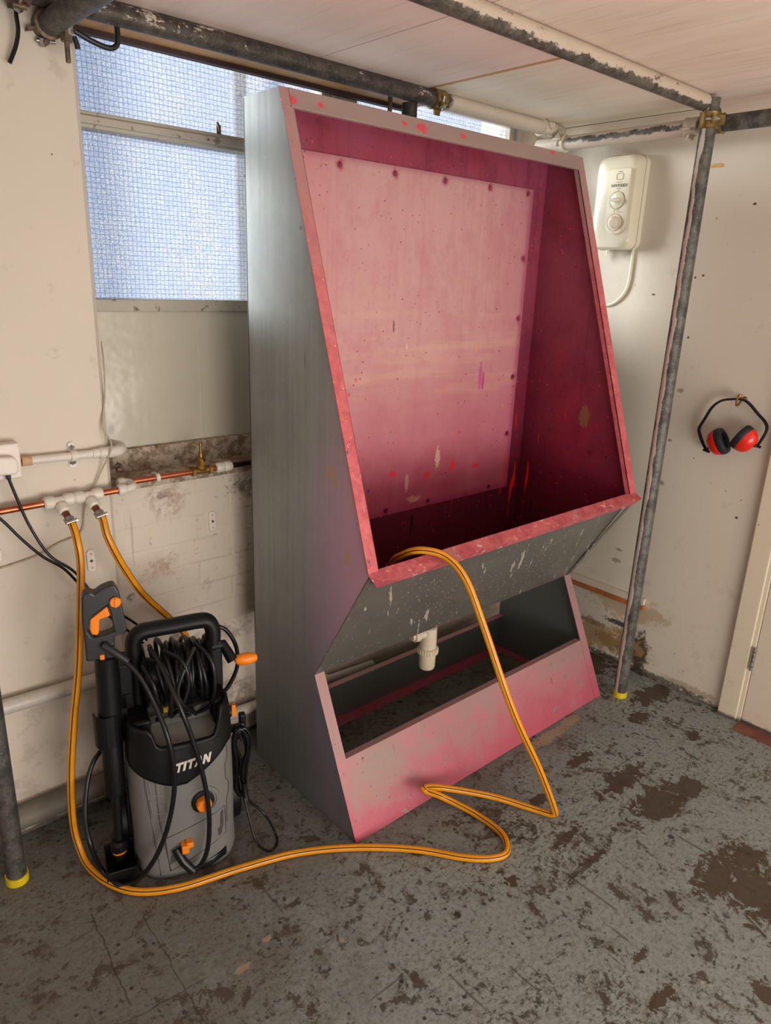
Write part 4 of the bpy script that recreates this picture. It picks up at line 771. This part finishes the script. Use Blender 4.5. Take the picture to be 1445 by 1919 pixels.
# shoulders and inner well
bm = nb(); box(bm, -.125, -.068, -.055, .095, .40, .452); part('shoulder', bm, M['black'], bevel=.008)
bm = nb(); box(bm, .088, .128, -.055, .095, .40, .474); part('shoulder', bm, M['black'], bevel=.008)
bm = nb(); box(bm, -.12, .122, -.07, .10, .30, .372); box(bm, -.07, .09, .06, .10, .37, .43); part('reel_well', bm, M['black'], bevel=.004)
bm = nb(); prism(bm, [(-.065, -.03, .412), (.085, -.03, .418), (.088, -.015, .440), (.02, -.0, .430), (-.066, -.015, .424)], (0, .004, .010)); part('tray', bm, M['greyd'], bevel=.002)
bm = nb(); box(bm, -.030, -.008, -.006, .004, .436, .450); part('warning_label', bm, M['yellowp'])
# panel in front of the recess
bm = nb(); pts = [(-.030, .365), (.090, .378), (.090, .398), (.080, .402), (-.030, .392)]
G = [bm.verts.new(front(x, z, .0055)) for x, z in pts]; G2 = [bm.verts.new(front(x, z, .002)) for x, z in pts]; bm.faces.new(G)
for i in range(5): j = (i + 1) % 5; bm.faces.new((G[i], G[j], G2[j], G2[i]))
part('front_latch', bm, M['black'], bevel=.001)
# TITAN lettering following the shroud
bm = nb(); cx = -.024; hgt = .026; wd = .0195
for ch, w in zip('TITAN', (1, .36, .98, 1.0, 1.04)):
    for poly in GL[ch]:
        fr_, bk_ = [], []
        for (a, b) in poly:
            x = cx + a * wd + (b - .5) * .006; z = .333 + b * hgt + (x) * .12
            fr_.append(bm.verts.new(front(x, z, .0055))); bk_.append(bm.verts.new(front(x, z, .0030)))
        bm.faces.new(fr_); 
        for i in range(len(poly)): j = (i + 1) % len(poly); bm.faces.new((fr_[i], fr_[j], bk_[j], bk_[i]))
    cx += w * wd * 1.0 + .0012
part('lettering', bm, M['whitel'])
# control knob
kc = front(.040, .224, 0); bm = nb(); lathe(bm, [(.045, .0), (.044, .004), (.036, .0045), (.035, .002)], kc + Vector((0, .003, 0)), (0, -1, 0), 36); part('knob_surround', bm, M['grey'], smooth=True)
bm = nb(); lathe(bm, [(.032, .0), (.032, .005), (.030, .006)], kc + Vector((0, .001, 0)), (.05, -1, 0), 36, sx=.92); part('dial_plate', bm, M['black'], smooth=True)
kn = lathe(nb(), [(.0205, .004), (.0205, .019), (.018, .024), (.010, .025)], kc, (.05, -1, 0), 8); part('dial', kn, M['orange'], bevel=.002)
# outlet recess with lever
def on(pl, off): return [front(x, z, off) for x, z in pl]
def patch(name, pl, o1_, o2_, mat, bev=.0, n=1):
    bm = nb(); A_ = [bm.verts.new(p) for p in on(pl, o1_)]; B_ = [bm.verts.new(p) for p in on(pl, o2_)]; bm.faces.new(A_); bm.faces.new(B_[::-1])
    for i in range(len(pl)): j = (i + 1) % len(pl); bm.faces.new((A_[i], A_[j], B_[j], B_[i]))
    return part(name, bm, mat, bevel=bev)
def groove(bm, pl, r=.0011, off=.0006, closed=False):
    P_ = [front(x, z, off) for x, z in pl]; out = []
    for a, b in zip(P_, P_[1:]): out += [front((a.x * (1 - t / 5) + b.x * t / 5), (a.z * (1 - t / 5) + b.z * t / 5), off) for t in range(5)]
    out.append(P_[-1]); tube(bm, out, r, 6)
patch('outlet_recess', [(-.052, .052), (.085, .098), (.093, .128), (.093, .172), (.086, .166), (.084, .122), (-.046, .078)], .0018, -.004, M['greyd'])
bm = nb()
for pl in ([(-.058, .135), (.098, .182), (.100, .095), (-.052, .030), (-.058, .135)], [(-.100, .345), (-.075, .02)], [(-.075, .375), (-.070, .2), (-.050, .03)], [(.112, .36), (.112, .325), (.104, .305), (.104, .265), (.112, .25), (.112, .22), (.104, .2), (.104, .125)]): groove(bm, pl)
part('panel_seam', bm, M['greyd'])
bm = nb()
for z0 in (.268, .212, .156):
    pl = [(-.088, z0 + .042), (-.052, z0 + .034), (-.048, z0), (-.084, z0 + .004), (-.088, z0 + .042)]; groove(bm, pl, .0022, -.0002)
part('side_embossing', bm, M['grey'], smooth=True)
lv = lp(350, 1584, ly=-.126); bm = nb(); box(bm, lv.x - .014, lv.x + .004, -.142, -.117, lv.z - .013, lv.z + .010); box(bm, lv.x - .002, lv.x + .016, -.138, -.118, lv.z - .002, lv.z + .014); part('release_lever', bm, M['orange'], bevel=.002)
patch('carry_slot', [(.0, .006), (.052, .012), (.098, .028), (.098, .052), (.088, .048), (.0, .020)], .004, -.006, M['black'], .002)
# handle and tubes
for x in (-.087, .112):
    bm = nb(); tube(bm, [(x, .04, .43), (x, .04, .62)], .0145, 18); part('handle_tube', bm, M['black'], smooth=True)
bm = nb(); tube(bm, cat([(-.087, .04, .578), (-.087, .04, .628), (-.070, .04, .652), (-.040, .04, .656), (.020, .04, .658), (.075, .04, .660), (.100, .04, .655), (.112, .04, .630), (.112, .04, .590)], 6), .0235, 18, flat=.86, up0=(0, 1, 0)); part('handle', bm, M['black'], smooth=True)
bm = nb(); a = (-.035, .0205, .648); prism(bm, [(-.036, .0195, .646), (.060, .0195, .649), (.062, .0195, .666), (-.036, .0195, .664)], (0, .004, 0)); part('handle_insert', bm, M['blackh'], bevel=.002)
# hose reel: hub, two flanges, wound hose, crank
rc = Vector((.018, .045, .525))
reel = part('hose_reel', (lambda b: (lathe(b, [(.040, -.075), (.040, .078)], rc, (1, 0, 0), 28), b)[-1])(nb()), M['black'], smooth=True)
for x, r_ in ((-.085, .080), (.080, .080)):
    bm = nb(); lathe(bm, [(r_, -.004), (r_ + .003, 0), (r_, .004), (r_ - .012, .003), (.03, .003), (.03, -.003), (r_ - .012, -.003)], rc + Vector((x, 0, 0)), (1, 0, 0), 40); link('reel_flange', bm, M['black'], reel, local=True, smooth=True)
bm = nb(); pts = []; NT = 15; random.seed(3)
jit = [(random.uniform(-.012, .012), random.uniform(-.10, .10), random.uniform(0, .022), random.uniform(-.02, .02)) for _ in range(NT + 2)]
for k in range(NT * 18):
    tt = k / 18; i = int(tt); f = tt - i; J = [jit[i][q_] * (1 - f) + jit[i + 1][q_] * f for q_ in range(4)]
    a = 2 * PI * tt; r_ = .060 + J[2] + (.014 if i % 3 == 0 else 0); x = -.058 + .118 * (abs(((tt / 5.0) % 2) - 1)) + J[0]
    pts.append(rc + Vector((x + r_ * math.sin(a) * J[1] * 2, math.cos(a) * r_, math.sin(a) * r_ - .005)))
tube(bm, pts, .0058, 10); wound = link('wound_hose', bm, M['blackg'], reel, local=True, smooth=True)
for pl in ([(-.062, -.01, .60), (-.03, -.055, .60), (-.015, -.068, .53), (-.02, -.062, .46), (.0, -.02, .44)], [(-.02, .0, .61), (.018, -.055, .60), (.028, -.065, .54), (.010, -.06, .47), (.04, -.02, .44)], [(.060, -.0, .62), (.088, -.045, .59), (.095, -.055, .53), (.085, -.045, .46), (.05, -.02, .425), (.01, -.03, .43)], [(.052, -.03, .622), (.022, -.06, .585), (-.0, -.07, .53), (.010, -.07, .49), (.045, -.055, .445)], [(-.075, -.02, .59), (-.055, -.06, .55), (-.045, -.055, .47), (-.050, -.04, .44)]):
    bm = nb(); tube(bm, cat(pl, 7), .0058, 10); link('loose_hose_loop', bm, M['blackg'], reel, local=True, smooth=True)
bm = nb(); box(bm, -.132, -.098, .005, .085, .50, .585); tube(bm, [(-.145, .045, .540), (-.12, .045, .540)], .020, 20); box(bm, -.122, -.098, .02, .075, .44, .51); part('reel_bracket', bm, M['black'], bevel=.005)
bm = nb(); box(bm, .100, .132, .02, .075, .46, .60); part('reel_bracket', bm, M['black'], bevel=.005)
ca = lp(418, 1208, ly=.03); cb = lp(436, 1238, ly=.0); bm = nb(); tube(bm, [ca - Vector((.03, 0, 0)), ca, ca.lerp(cb, .5), cb], .015, 12, flat=.8); crank = part('crank_arm', bm, M['black'], smooth=True)
ce = lp(482, 1231, ly=.0); dx = (ce - cb); bm = nb(); Lc = dx.length; lathe(bm, [(.007, .006), (.013, .012), (.0165, Lc * .45), (.0155, Lc * .7), (.011, Lc * .95), (.006, Lc)], cb, dx, 20); link('crank_handle', bm, M['orange'], crank, local=True, smooth=True)
# rear hose loop on the right side
bm = nb(); tube(bm, cat([lp(405, 1172, ly=.07), lp(425, 1182, ly=.07), lp(442, 1210, ly=.07), lp(445, 1245, ly=.07), lp(436, 1272, ly=.07), lp(422, 1294, ly=.07), lp(405, 1310, ly=.07)], 6), .0058, 12); part('reel_feed_hose', bm, M['blackg'], smooth=True)
# rear frame, wheels
bm = nb(); box(bm, -.128, .125, .090, .118, .03, .44); part('rear_frame', bm, M['black'], bevel=.006)
for x in (-.165, .140):
    w_ = part('wheel', (lambda b: (lathe(b, [(.080, 0), (.086, .004), (.086, .024), (.080, .028)], (x, .085, .0865), (1, 0, 0), 40), b)[-1])(nb()), M['black'], smooth=True)
    bm = nb(); lathe(bm, [(.070, -.0025), (.072, .0), (.072, .029), (.070, .0305)], (x, .085, .0865), (1, 0, 0), 40); link('hub', bm, M['greyd'], w_, local=True, smooth=True)
    bm = nb()
    for k in range(8):
        a = 2 * PI * k / 8; d = Vector((0, math.cos(a), math.sin(a))); tube(bm, [Vector((x - .0035, .085, .0865)) + d * .018, Vector((x - .0035, .085, .0865)) + d * .066], .005, 6)
    link('spoke', bm, M['blackh'], w_, local=True)
# right-side switch lever and cord hook
q = lp(437, 1329, ly=.0); bm = nb(); tube(bm, [q + Vector((-.03, .0, -.004)), q + Vector((-.008, 0, -.004))], .016, 16); part('switch_boss', bm, M['black'], smooth=True)
bm = nb(); box(bm, q.x - .006, q.x + .006, q.y - .008, q.y + .008, q.z - .018, q.z + .016); part('switch', bm, M['orange'], bevel=.002)
bm = nb(); q = lp(452, 1350, ly=.03); box(bm, q.x - .04, q.x + .010, q.y - .010, q.y + .012, q.z - .028, q.z - .012); box(bm, q.x - .006, q.x + .012, q.y - .010, q.y + .012, q.z - .028, q.z + .022); part('cord_hook', bm, M['black'], bevel=.004)
# bundled power cord
cord = part('power_cord', (lambda b: (tube(b, cat([lp(452, 1388, ly=.0), lp(448, 1360, ly=.01), lp(440, 1372, ly=-.01), lp(438, 1420, ly=-.01), lp(442, 1470, ly=-.01), lp(452, 1492, ly=0)], 6), .0034, 10), b)[-1])(nb()), M['blackg'], smooth=True)
random.seed(11)
for k in range(12):
    du = random.uniform(-10, 16); dv = random.uniform(-9, 9); l_ = -.03 + .005 * k
    pl = [lp(441 + du * .4, 1372 + dv, ly=l_), lp(452 + du * .5, 1366 + dv, ly=l_), lp(462 + du * .6, 1385, ly=l_), lp(463 + du * .3, 1410, ly=l_), lp(454 + du * .6, 1440, ly=l_), lp(456 + du * .2, 1478, ly=l_ * .4), lp(449, 1488 + dv * .5, ly=l_ * .4), lp(444 - du * .2, 1470, ly=l_ * .4), lp(443 + du * .6, 1430, ly=l_), lp(438 + du * .3, 1395, ly=l_), lp(441 + du * .4, 1372 + dv, ly=l_)]
    bm = nb(); tube(bm, cat(pl, 5), .0032, 8); link('cord_loop', bm, M['blackg'], cord, local=True, smooth=True)
bm = nb(); tube(bm, [lp(457, 1466, ly=-.02), lp(459, 1485, ly=-.02), lp(462, 1500, ly=-.03)], .0085, 12); link('cable_wrap', bm, M['black'], cord, local=True, smooth=True)
bm = nb(); pl = [lp(458, 1495, ly=-.03), lp(469, 1540, ly=-.06), lp(478, 1572, ly=-.08)]; G3 = [lp(492, 1590, lz=.004), lp(508, 1594, lz=.004), lp(519, 1580, lz=.004), lp(515, 1558, lz=.012)]
pl += G3 + [lp(495, 1525, ly=-.07), lp(464, 1498, ly=-.03)]; tube(bm, cat(pl, 7), .0034, 10); link('floor_loop', bm, M['blackg'], cord, local=True, smooth=True)
# high-pressure hoses in front of the body
def fh(pts): return [lp(u, v, ly=l) for u, v, l in pts]
bm = nb(); tube(bm, cat(fh([(232, 1236, -.045), (262, 1268, -.07), (290, 1320, -.10), (312, 1375, -.135), (324, 1425, -.145), (327, 1475, -.145), (318, 1535, -.145), (300, 1590, -.145), (275, 1632, -.14)]) + [lp(248, 1656, lz=.020), lp(222, 1658, lz=.020), lp(192, 1632, lz=.03)] + fh([(170, 1585, -.06), (160, 1530, -.02), (163, 1470, .02), (174, 1430, .04), (190, 1405, .06)]), 8), .0062, 14); part('high_pressure_hose', bm, M['blackg'], smooth=True)
bm = nb(); tube(bm, cat(fh([(280, 1215, -.02), (300, 1245, -.06), (335, 1320, -.13), (362, 1390, -.145), (382, 1460, -.150), (392, 1530, -.155), (389, 1590, -.155), (375, 1622, -.150), (358, 1628, -.145), (342, 1615, -.135)]), 8), .0062, 14); hp = part('outlet_hose', bm, M['blackg'], smooth=True)
bm = nb(); tube(bm, fh([(362, 1632, -.147), (344, 1615, -.140), (330, 1592, -.122)]), .0115, 16); link('hose_sleeve', bm, M['blackg'], hp, local=True, smooth=True)
# lance holder on the washer
bm = nb(); q = lp(205, 1340, ly=.0); 
for s_ in (0,):
    pts = [(q.x + .034 * math.cos(a), q.y + .034 * math.sin(a)) for a in [PI * (.05 + 1.3 * k / 14) for k in range(15)]]
    pts = [( -.166 + .034 * math.cos(a), -.01 - .034 * math.sin(a)) for a in [PI * (-.45 + 1.45 * k / 16) for k in range(17)]]
    inner = [( -.166 + .030 * math.cos(a), -.01 - .030 * math.sin(a)) for a in [PI * (-.45 + 1.45 * k / 16) for k in range(17)]]
    vb = [[bm.verts.new((x, y, z)) for x, y in pl] for pl in (pts, inner) for z in (.385, .475)]
    for i in range(16):
        bm.faces.new((vb[0][i], vb[0][i + 1], vb[1][i + 1], vb[1][i])); bm.faces.new((vb[2][i], vb[3][i], vb[3][i + 1], vb[2][i + 1])); bm.faces.new((vb[1][i], vb[1][i + 1], vb[3][i + 1], vb[3][i])); bm.faces.new((vb[0][i], vb[2][i], vb[2][i + 1], vb[0][i + 1]))
box(bm, -.140, -.118, -.005, .06, .375, .47); part('lance_bracket', bm, M['black'])
bm = nb(); bx0, bx1, by0, by1 = -.205, -.125, -.085, .01
for a in ((bx0, bx1, by0, by0 + .004, .003, .045), (bx0, bx1, by1 - .004, by1, .003, .06), (bx0, bx0 + .004, by0, by1, .003, .05), (bx1 - .004, bx1, by0, by1, .003, .055), (bx0, bx1, by0, by1, .003, .008)): box(bm, *a)
part('nozzle_box', bm, M['black'], bevel=.002)
# ---- spray gun and lance (rests in the holder: its own thing)
gun = empty('spray_lance', WO, (0, 0, ang)); tag(gun, 'black trigger spray gun with long lance standing at the washer\'s left', 'spray gun')
def gpart(name, bm, mat, parent=gun, **k): return link(name, bm, mat, parent, local=True, **k)
GY = -.012
def ringpoly(pix): return [Vector((lp(u, v, ly=GY).x, GY, lp(u, v, ly=GY).z)) for u, v in pix]
outer = ringpoly([(205, 1094), (213, 1093), (222, 1105), (230, 1140), (237, 1176), (234, 1182), (214, 1189), (215, 1225), (213, 1236), (204, 1238), (190, 1233), (161, 1236), (158, 1200), (153, 1165), (152, 1118), (156, 1110), (170, 1107), (176, 1110), (190, 1100)])
hole = ringpoly([(175, 1150), (201, 1131), (207, 1150), (213, 1180), (196, 1187), (183, 1190), (172, 1191), (165, 1180), (167, 1160)])
bm = nb(); TH = .034; rings = []
for lst in (outer, hole): rings.append([bm.verts.new(v) for v in lst])
es = []
for r_ in rings:
    for i in range(len(r_)): es.append(bm.edges.new((r_[i], r_[(i + 1) % len(r_)])))
res = bmesh.ops.triangle_fill(bm, edges=es, use_beauty=True)
fc = [f for f in res['geom'] if isinstance(f, bmesh.types.BMFace)]
ex = bmesh.ops.extrude_face_region(bm, geom=fc); 
for v in [g for g in ex['geom'] if isinstance(g, bmesh.types.BMVert)]: v.co.y += TH
for v in bm.verts: v.co.y -= TH / 2 - .004
gb = gpart('gun_body', bm, M['blackh'], bevel=.004, seg=3)
bm = nb(); tp = ringpoly([(168, 1158), (200, 1133), (206, 1151), (186, 1158), (185, 1182), (182, 1187), (172, 1186), (168, 1178)]); prism(bm, [p + Vector((0, -.012, 0)) for p in tp], (0, .024, 0)); gpart('trigger', bm, M['orange'], bevel=.003)
q = lp(216, 1128, ly=GY - .015); bm = nb(); lathe(bm, [(.0130, 0), (.0130, .004), (.011, .006)], q, (0, -1, 0), 24); box(bm, q.x - .0018, q.x + .0018, q.y - .009, q.y - .004, q.z - .011, q.z + .011); gpart('lock_button', bm, M['orange'])
def lx_(z): return -.160 - (.45 - z) * .02
bm = nb(); lathe(bm, [(.030, .0), (.029, .01), (.027, .23), (.0275, .235)], (lx_(.4), -.01, .395), (.02, 0, 1), 26); gpart('lance_grip', bm, M['black'], smooth=True)
bm = nb(); lathe(bm, [(.022, .0), (.0255, .004), (.0265, .150), (.025, .156)], (lx_(.3), -.01, .232), (.015, 0, 1), 26); gpart('lance_sleeve', bm, M['black'], smooth=True)
bm = nb(); tube(bm, [(lx_(.3) + .002, -.01, .25), (lx_(.1) - .001, -.02, .06)], .0115, 16); gpart('lance_tube', bm, M['black'], smooth=True)
nz = gpart('nozzle', (lambda b: (lathe(b, [(.014, .012), (.018, .018), (.018, .060), (.022, .064), (.022, .085), (.015, .092)], (lx_(.06), -.024, 0), (.0, 0, 1), 22), b)[-1])(nb()), M['black'], smooth=True)
bm = nb(); lathe(bm, [(.0187, .0), (.0192, .001), (.0192, .005), (.0187, .006)], (lx_(.06), -.024, .056), (0, 0, 1), 22); link('nozzle_ring', bm, M['orange'], nz, local=True, smooth=True)
bm = nb(); a = lp(192, 1208, ly=-.03); b = lp(240, 1240, ly=-.05); tube(bm, [a, a.lerp(b, .1), a.lerp(b, .6), b], .01, 16, rs=[.0075, .0105, .0095, .0082]); gpart('hose_sleeve', bm, M['blackh'], smooth=True)
bm = nb(); q = lp(192, 1232, ly=-.03); box(bm, q.x - .006, q.x + .005, q.y, q.y + .02, q.z - .008, q.z + .006); gpart('catch', bm, M['orange'], bevel=.002)
bm = nb(); q = lp(205, 1218, ly=-.015); box(bm, q.x - .012, q.x + .012, q.y - .012, q.y + .020, q.z - .026, q.z + .024); gpart('inlet_block', bm, M['blackh'], bevel=.005)

# ================================================================== SHOWER HEATER on the right wall
ht = empty('electric_shower', (XR, -.185, 1.655)); tag(ht, 'cream electric shower unit with two dials high on the right wall', 'shower unit')
y0, y1, z0, z1 = -.268, -.098, 1.662, 1.985
def rrect(y0, y1, z0, z1, r, n=6):
    out = []
    for (cy, cz, a0) in ((y1 - r, z1 - r, 0), (y0 + r, z1 - r, PI / 2), (y0 + r, z0 + r, PI), (y1 - r, z0 + r, 3 * PI / 2)):
        for k in range(n + 1): a = a0 + PI / 2 * k / n; out.append((cy + r * math.cos(a), cz + r * math.sin(a)))
    return out
bm = nb(); layers = [(XR, 0, .03), (XR - .035, 0, .03), (XR - .062, .002, .032), (XR - .076, .008, .034), (XR - .082, .020, .030)]; RG = []
for x, ins, r in layers: RG.append([bm.verts.new((x, y, z)) for y, z in rrect(y0 + ins, y1 - ins, z0 + ins, z1 - ins, r)])
for a, b in zip(RG, RG[1:]):
    for i in range(len(a)): j = (i + 1) % len(a); bm.faces.new((a[i], a[j], b[j], b[i]))
bm.faces.new(RG[0]); bm.faces.new(RG[-1]); link('casing', bm, M['cream'], ht, smooth=True)
bm = nb(); pl = rrect(y0 - .0008, y1 + .0008, z0 - .0008, z1 + .0008, .03); prism(bm, [(XR - .026, y, z) for y, z in pl], (-.0015, 0, 0)); link('casing_seam', bm, M['creamd'], ht)
XF = XR - .082; HC = -.208
hy = HC; pz0, pz1 = 1.722, 1.930
pl = []
for k in range(13): a = PI + PI * k / 12; pl.append((hy + .042 * math.cos(a), pz0 + .032 + .042 * math.sin(a)))
for (cy, cz, a0) in ((hy + .036, pz1 - .002, 0), (hy - .036, pz1 - .002, PI / 2)):
    for k in range(4): a = a0 + PI / 2 * k / 3; pl.append((cy + .006 * math.cos(a), cz + .006 * math.sin(a)))
bm = nb(); prism(bm, [(XF, y, z) for y, z in pl], (-.008, 0, 0)); link('control_plate', bm, M['cream'], ht, bevel=.002)
XP = XF - .008
bm = nb(); o_ = rrect(hy - .013, hy + .013, 1.898, 1.918, .004, 3); tube(bm, [(XP - .0005, y, z) for y, z in o_ + o_[:1]], .0007, 6); link('start_button', bm, M['creamd'], ht)
def dial(z, vert, ring):
    bm = nb(); lathe(bm, [(.027, 0), (.0275, .003), (.026, .004)], (XP, hy, z), (-1, 0, 0), 30)
    d = link('dial', bm, M['cream'], ht, smooth=True)
    bm = nb()
    if vert: lathe(bm, [(.0215, .003), (.0200, .018), (.017, .020)], (XP, hy, z), (-1, 0, 0), 24, sx=.72)
    else: lathe(bm, [(.0265, .003), (.0235, .018), (.021, .020)], (XP, hy, z), (-1, 0, 0), 24, sx=.30, upv=(0, 1, 0))
    link('dial_grip', bm, M['cream'], d, smooth=True)
    bm = nb(); tube(bm, [(XP - .0004, hy + .0300 * math.cos(a), z + .0300 * math.sin(a)) for a in [2 * PI * k / 36 for k in range(37)]], .0006, 6, caps=False); link('dial_ring', bm, ring, d)
dial(1.829, False, M['creamd']); dial(1.754, True, M['redp'])
# small print on the plate
bm = nb()
for (dy, z, w, h) in ((0, 1.924, .018, .0016), (0, 1.889, .022, .0012), (0, 1.868, .018, .0012), (.006, 1.7955, .002, .004), (.006, 1.789, .002, .004), (-.008, 1.7955, .012, .0010), (-.014, 1.789, .022, .0010), (0, 1.862, .0022, .0026), (0, 1.717, .018, .0009)): box(bm, XP - .0006, XP, hy + dy - w / 2, hy + dy + w / 2, z - h / 2, z + h / 2)
link('small_print', bm, M['printk'], ht)
cu = bpy.data.curves.new('model_text', 'FONT'); cu.body = 'NW9500X'; cu.size = .0150; cu.align_x = 'CENTER'; cu.extrude = .0002; cu.space_character = 1.0; cu.shear = .2
to = bpy.data.objects.new('tmp', cu); COL.objects.link(to); dg = bpy.context.evaluated_depsgraph_get(); dg.update(); me = bpy.data.meshes.new_from_object(to.evaluated_get(dg)); bpy.data.objects.remove(to)
me.materials.clear(); me.materials.append(M['printk']); lo = bpy.data.objects.new('lettering', me); COL.objects.link(lo); lo.parent = ht
# text x -> -y world, text y -> z world, facing -x
lo.matrix_local = Matrix.Translation(Vector((XP - .0005, hy, 1.873)) - BASE[ht.name]) @ Matrix(((0, 0, -1, 0), (-1, 0, 0, 0), (0, 1, 0, 0), (0, 0, 0, 1)))
# spray fitting stubs and cable
bm = nb(); tube(bm, [(1.47, -.112, 1.665), (1.47, -.112, 1.640)], .009, 14); tube(bm, [(1.47, -.165, 1.665), (1.47, -.165, 1.648)], .007, 12); link('outlet_stub', bm, M['cream'], ht, smooth=True)
pts = [Vector((1.5075, -.249, 1.668)), at(1183, 500, x=1.5075), at(1178, 530, x=1.5075), at(1168, 552, x=1.5075), at(1150, 568, x=1.5075), at(1130, 572, x=1.5075), at(1095, 566, x=1.5075)]
bm = nb(); tube(bm, cat(pts, 6), .0055, 12); tag(link('shower_cable', bm, M['cream'], smooth=True), 'cream cable curving down from the shower unit behind the booth', 'cable')

# ================================================================== EAR DEFENDERS and hook
em = empty('ear_defenders', at(1375, 850, x=1.47)); tag(em, 'red and black ear defenders hanging on a brass hook', 'ear defenders')
xw = 1.478
bp = [(1326, 846), (1318, 832), (1311, 812), (1311, 801), (1322, 783), (1335, 763), (1352, 751), (1372, 748), (1392, 749), (1405, 757), (1420, 775), (1434, 791), (1437, 805), (1428, 823), (1418, 837)]
bm = nb(); tube(bm, cat([at(u, v, x=xw) for u, v in bp], 5), .0040, 10, flat=2.6, up0=(0, 1, 0)); link('headband', bm, M['black'], em, smooth=True)
def cup(u, v, ax2, mount):
    c = at(u, v, x=1.462); ax = Vector((0,) + ax2).normalized(); g = Vector((1, 0, 0))
    bm = nb(); lathe(bm, [(.012, -.036), (.026, -.032), (.040, -.020), (.046, -.004), (.046, .002)], c, ax, 30, sx=.72, upv=Vector((1, 0, 0)).cross(ax)); k = link('ear_cup', bm, M['redc'], em, smooth=True)
    bm = nb(); lathe(bm, [(.044, .001), (.0475, .005), (.0475, .018), (.043, .026), (.032, .028), (.027, .024), (.026, .012)], c, ax, 30, sx=.72, upv=Vector((1, 0, 0)).cross(ax)); link('cushion', bm, M['foam'], k, smooth=True)
    q = at(*mount, x=1.475); bm = nb(); tube(bm, [q + Vector((0, .012, .002)), q - Vector((0, .012, .002))], .0045, 10); tube(bm, [q, c - ax * .03], .005, 10); link('pivot', bm, M['black'], k, smooth=True)
cup(1346, 829, (-.88, .50), (1324, 845)); cup(1396, 824, (.86, .52), (1419, 836))
hk = empty('cup_hook', at(1393, 752, x=XR)); tag(hk, 'small brass hook carrying the ear defenders', 'hook')
h0 = at(1396, 748, x=XR); bm = nb(); lathe(bm, [(.009, 0), (.008, .004), (.004, .008)], h0, (-1, 0, 0), 16); link('plate', bm, M['brass'], hk, smooth=True)
bm = nb(); tube(bm, cat([h0, h0 + Vector((-.022, 0, .0)), h0 + Vector((-.034, .004, -.016)), h0 + Vector((-.046, .006, -.018)), h0 + Vector((-.054, .004, .004)), h0 + Vector((-.052, -.002, .014))], 5), .0035, 10); lathe(bm, [(.002, -.006), (.006, -.003), (.006, .003), (.002, .006)], h0 + Vector((-.052, -.002, .016)), (0, 0, 1), 12); link('arm', bm, M['brass'], hk, smooth=True)

# ------------------------------------------------------------------ groups of repeats
GN = {'scaffold_coupler': 'scaffold couplers', 'scaffold_tube': 'horizontal scaffold tubes under the ceiling', 'scaffold_upright': 'upright scaffold tubes', 'pipe_tee': 'white tees on the copper pipe', 'hose_clip': 'hose clips below the tees',
      'garden_hose': 'yellow garden hoses', 'keyhole_plate': 'keyhole plates on the left wall', 'copper_pipe': 'copper pipe lengths', 'copper_stub': 'copper stubs below the tees', 'power_flex': 'black mains flexes'}
for o in sc.objects:
    k = o.name.split('.')[0]
    if o.parent is None and k in GN: o['group'] = GN[k]
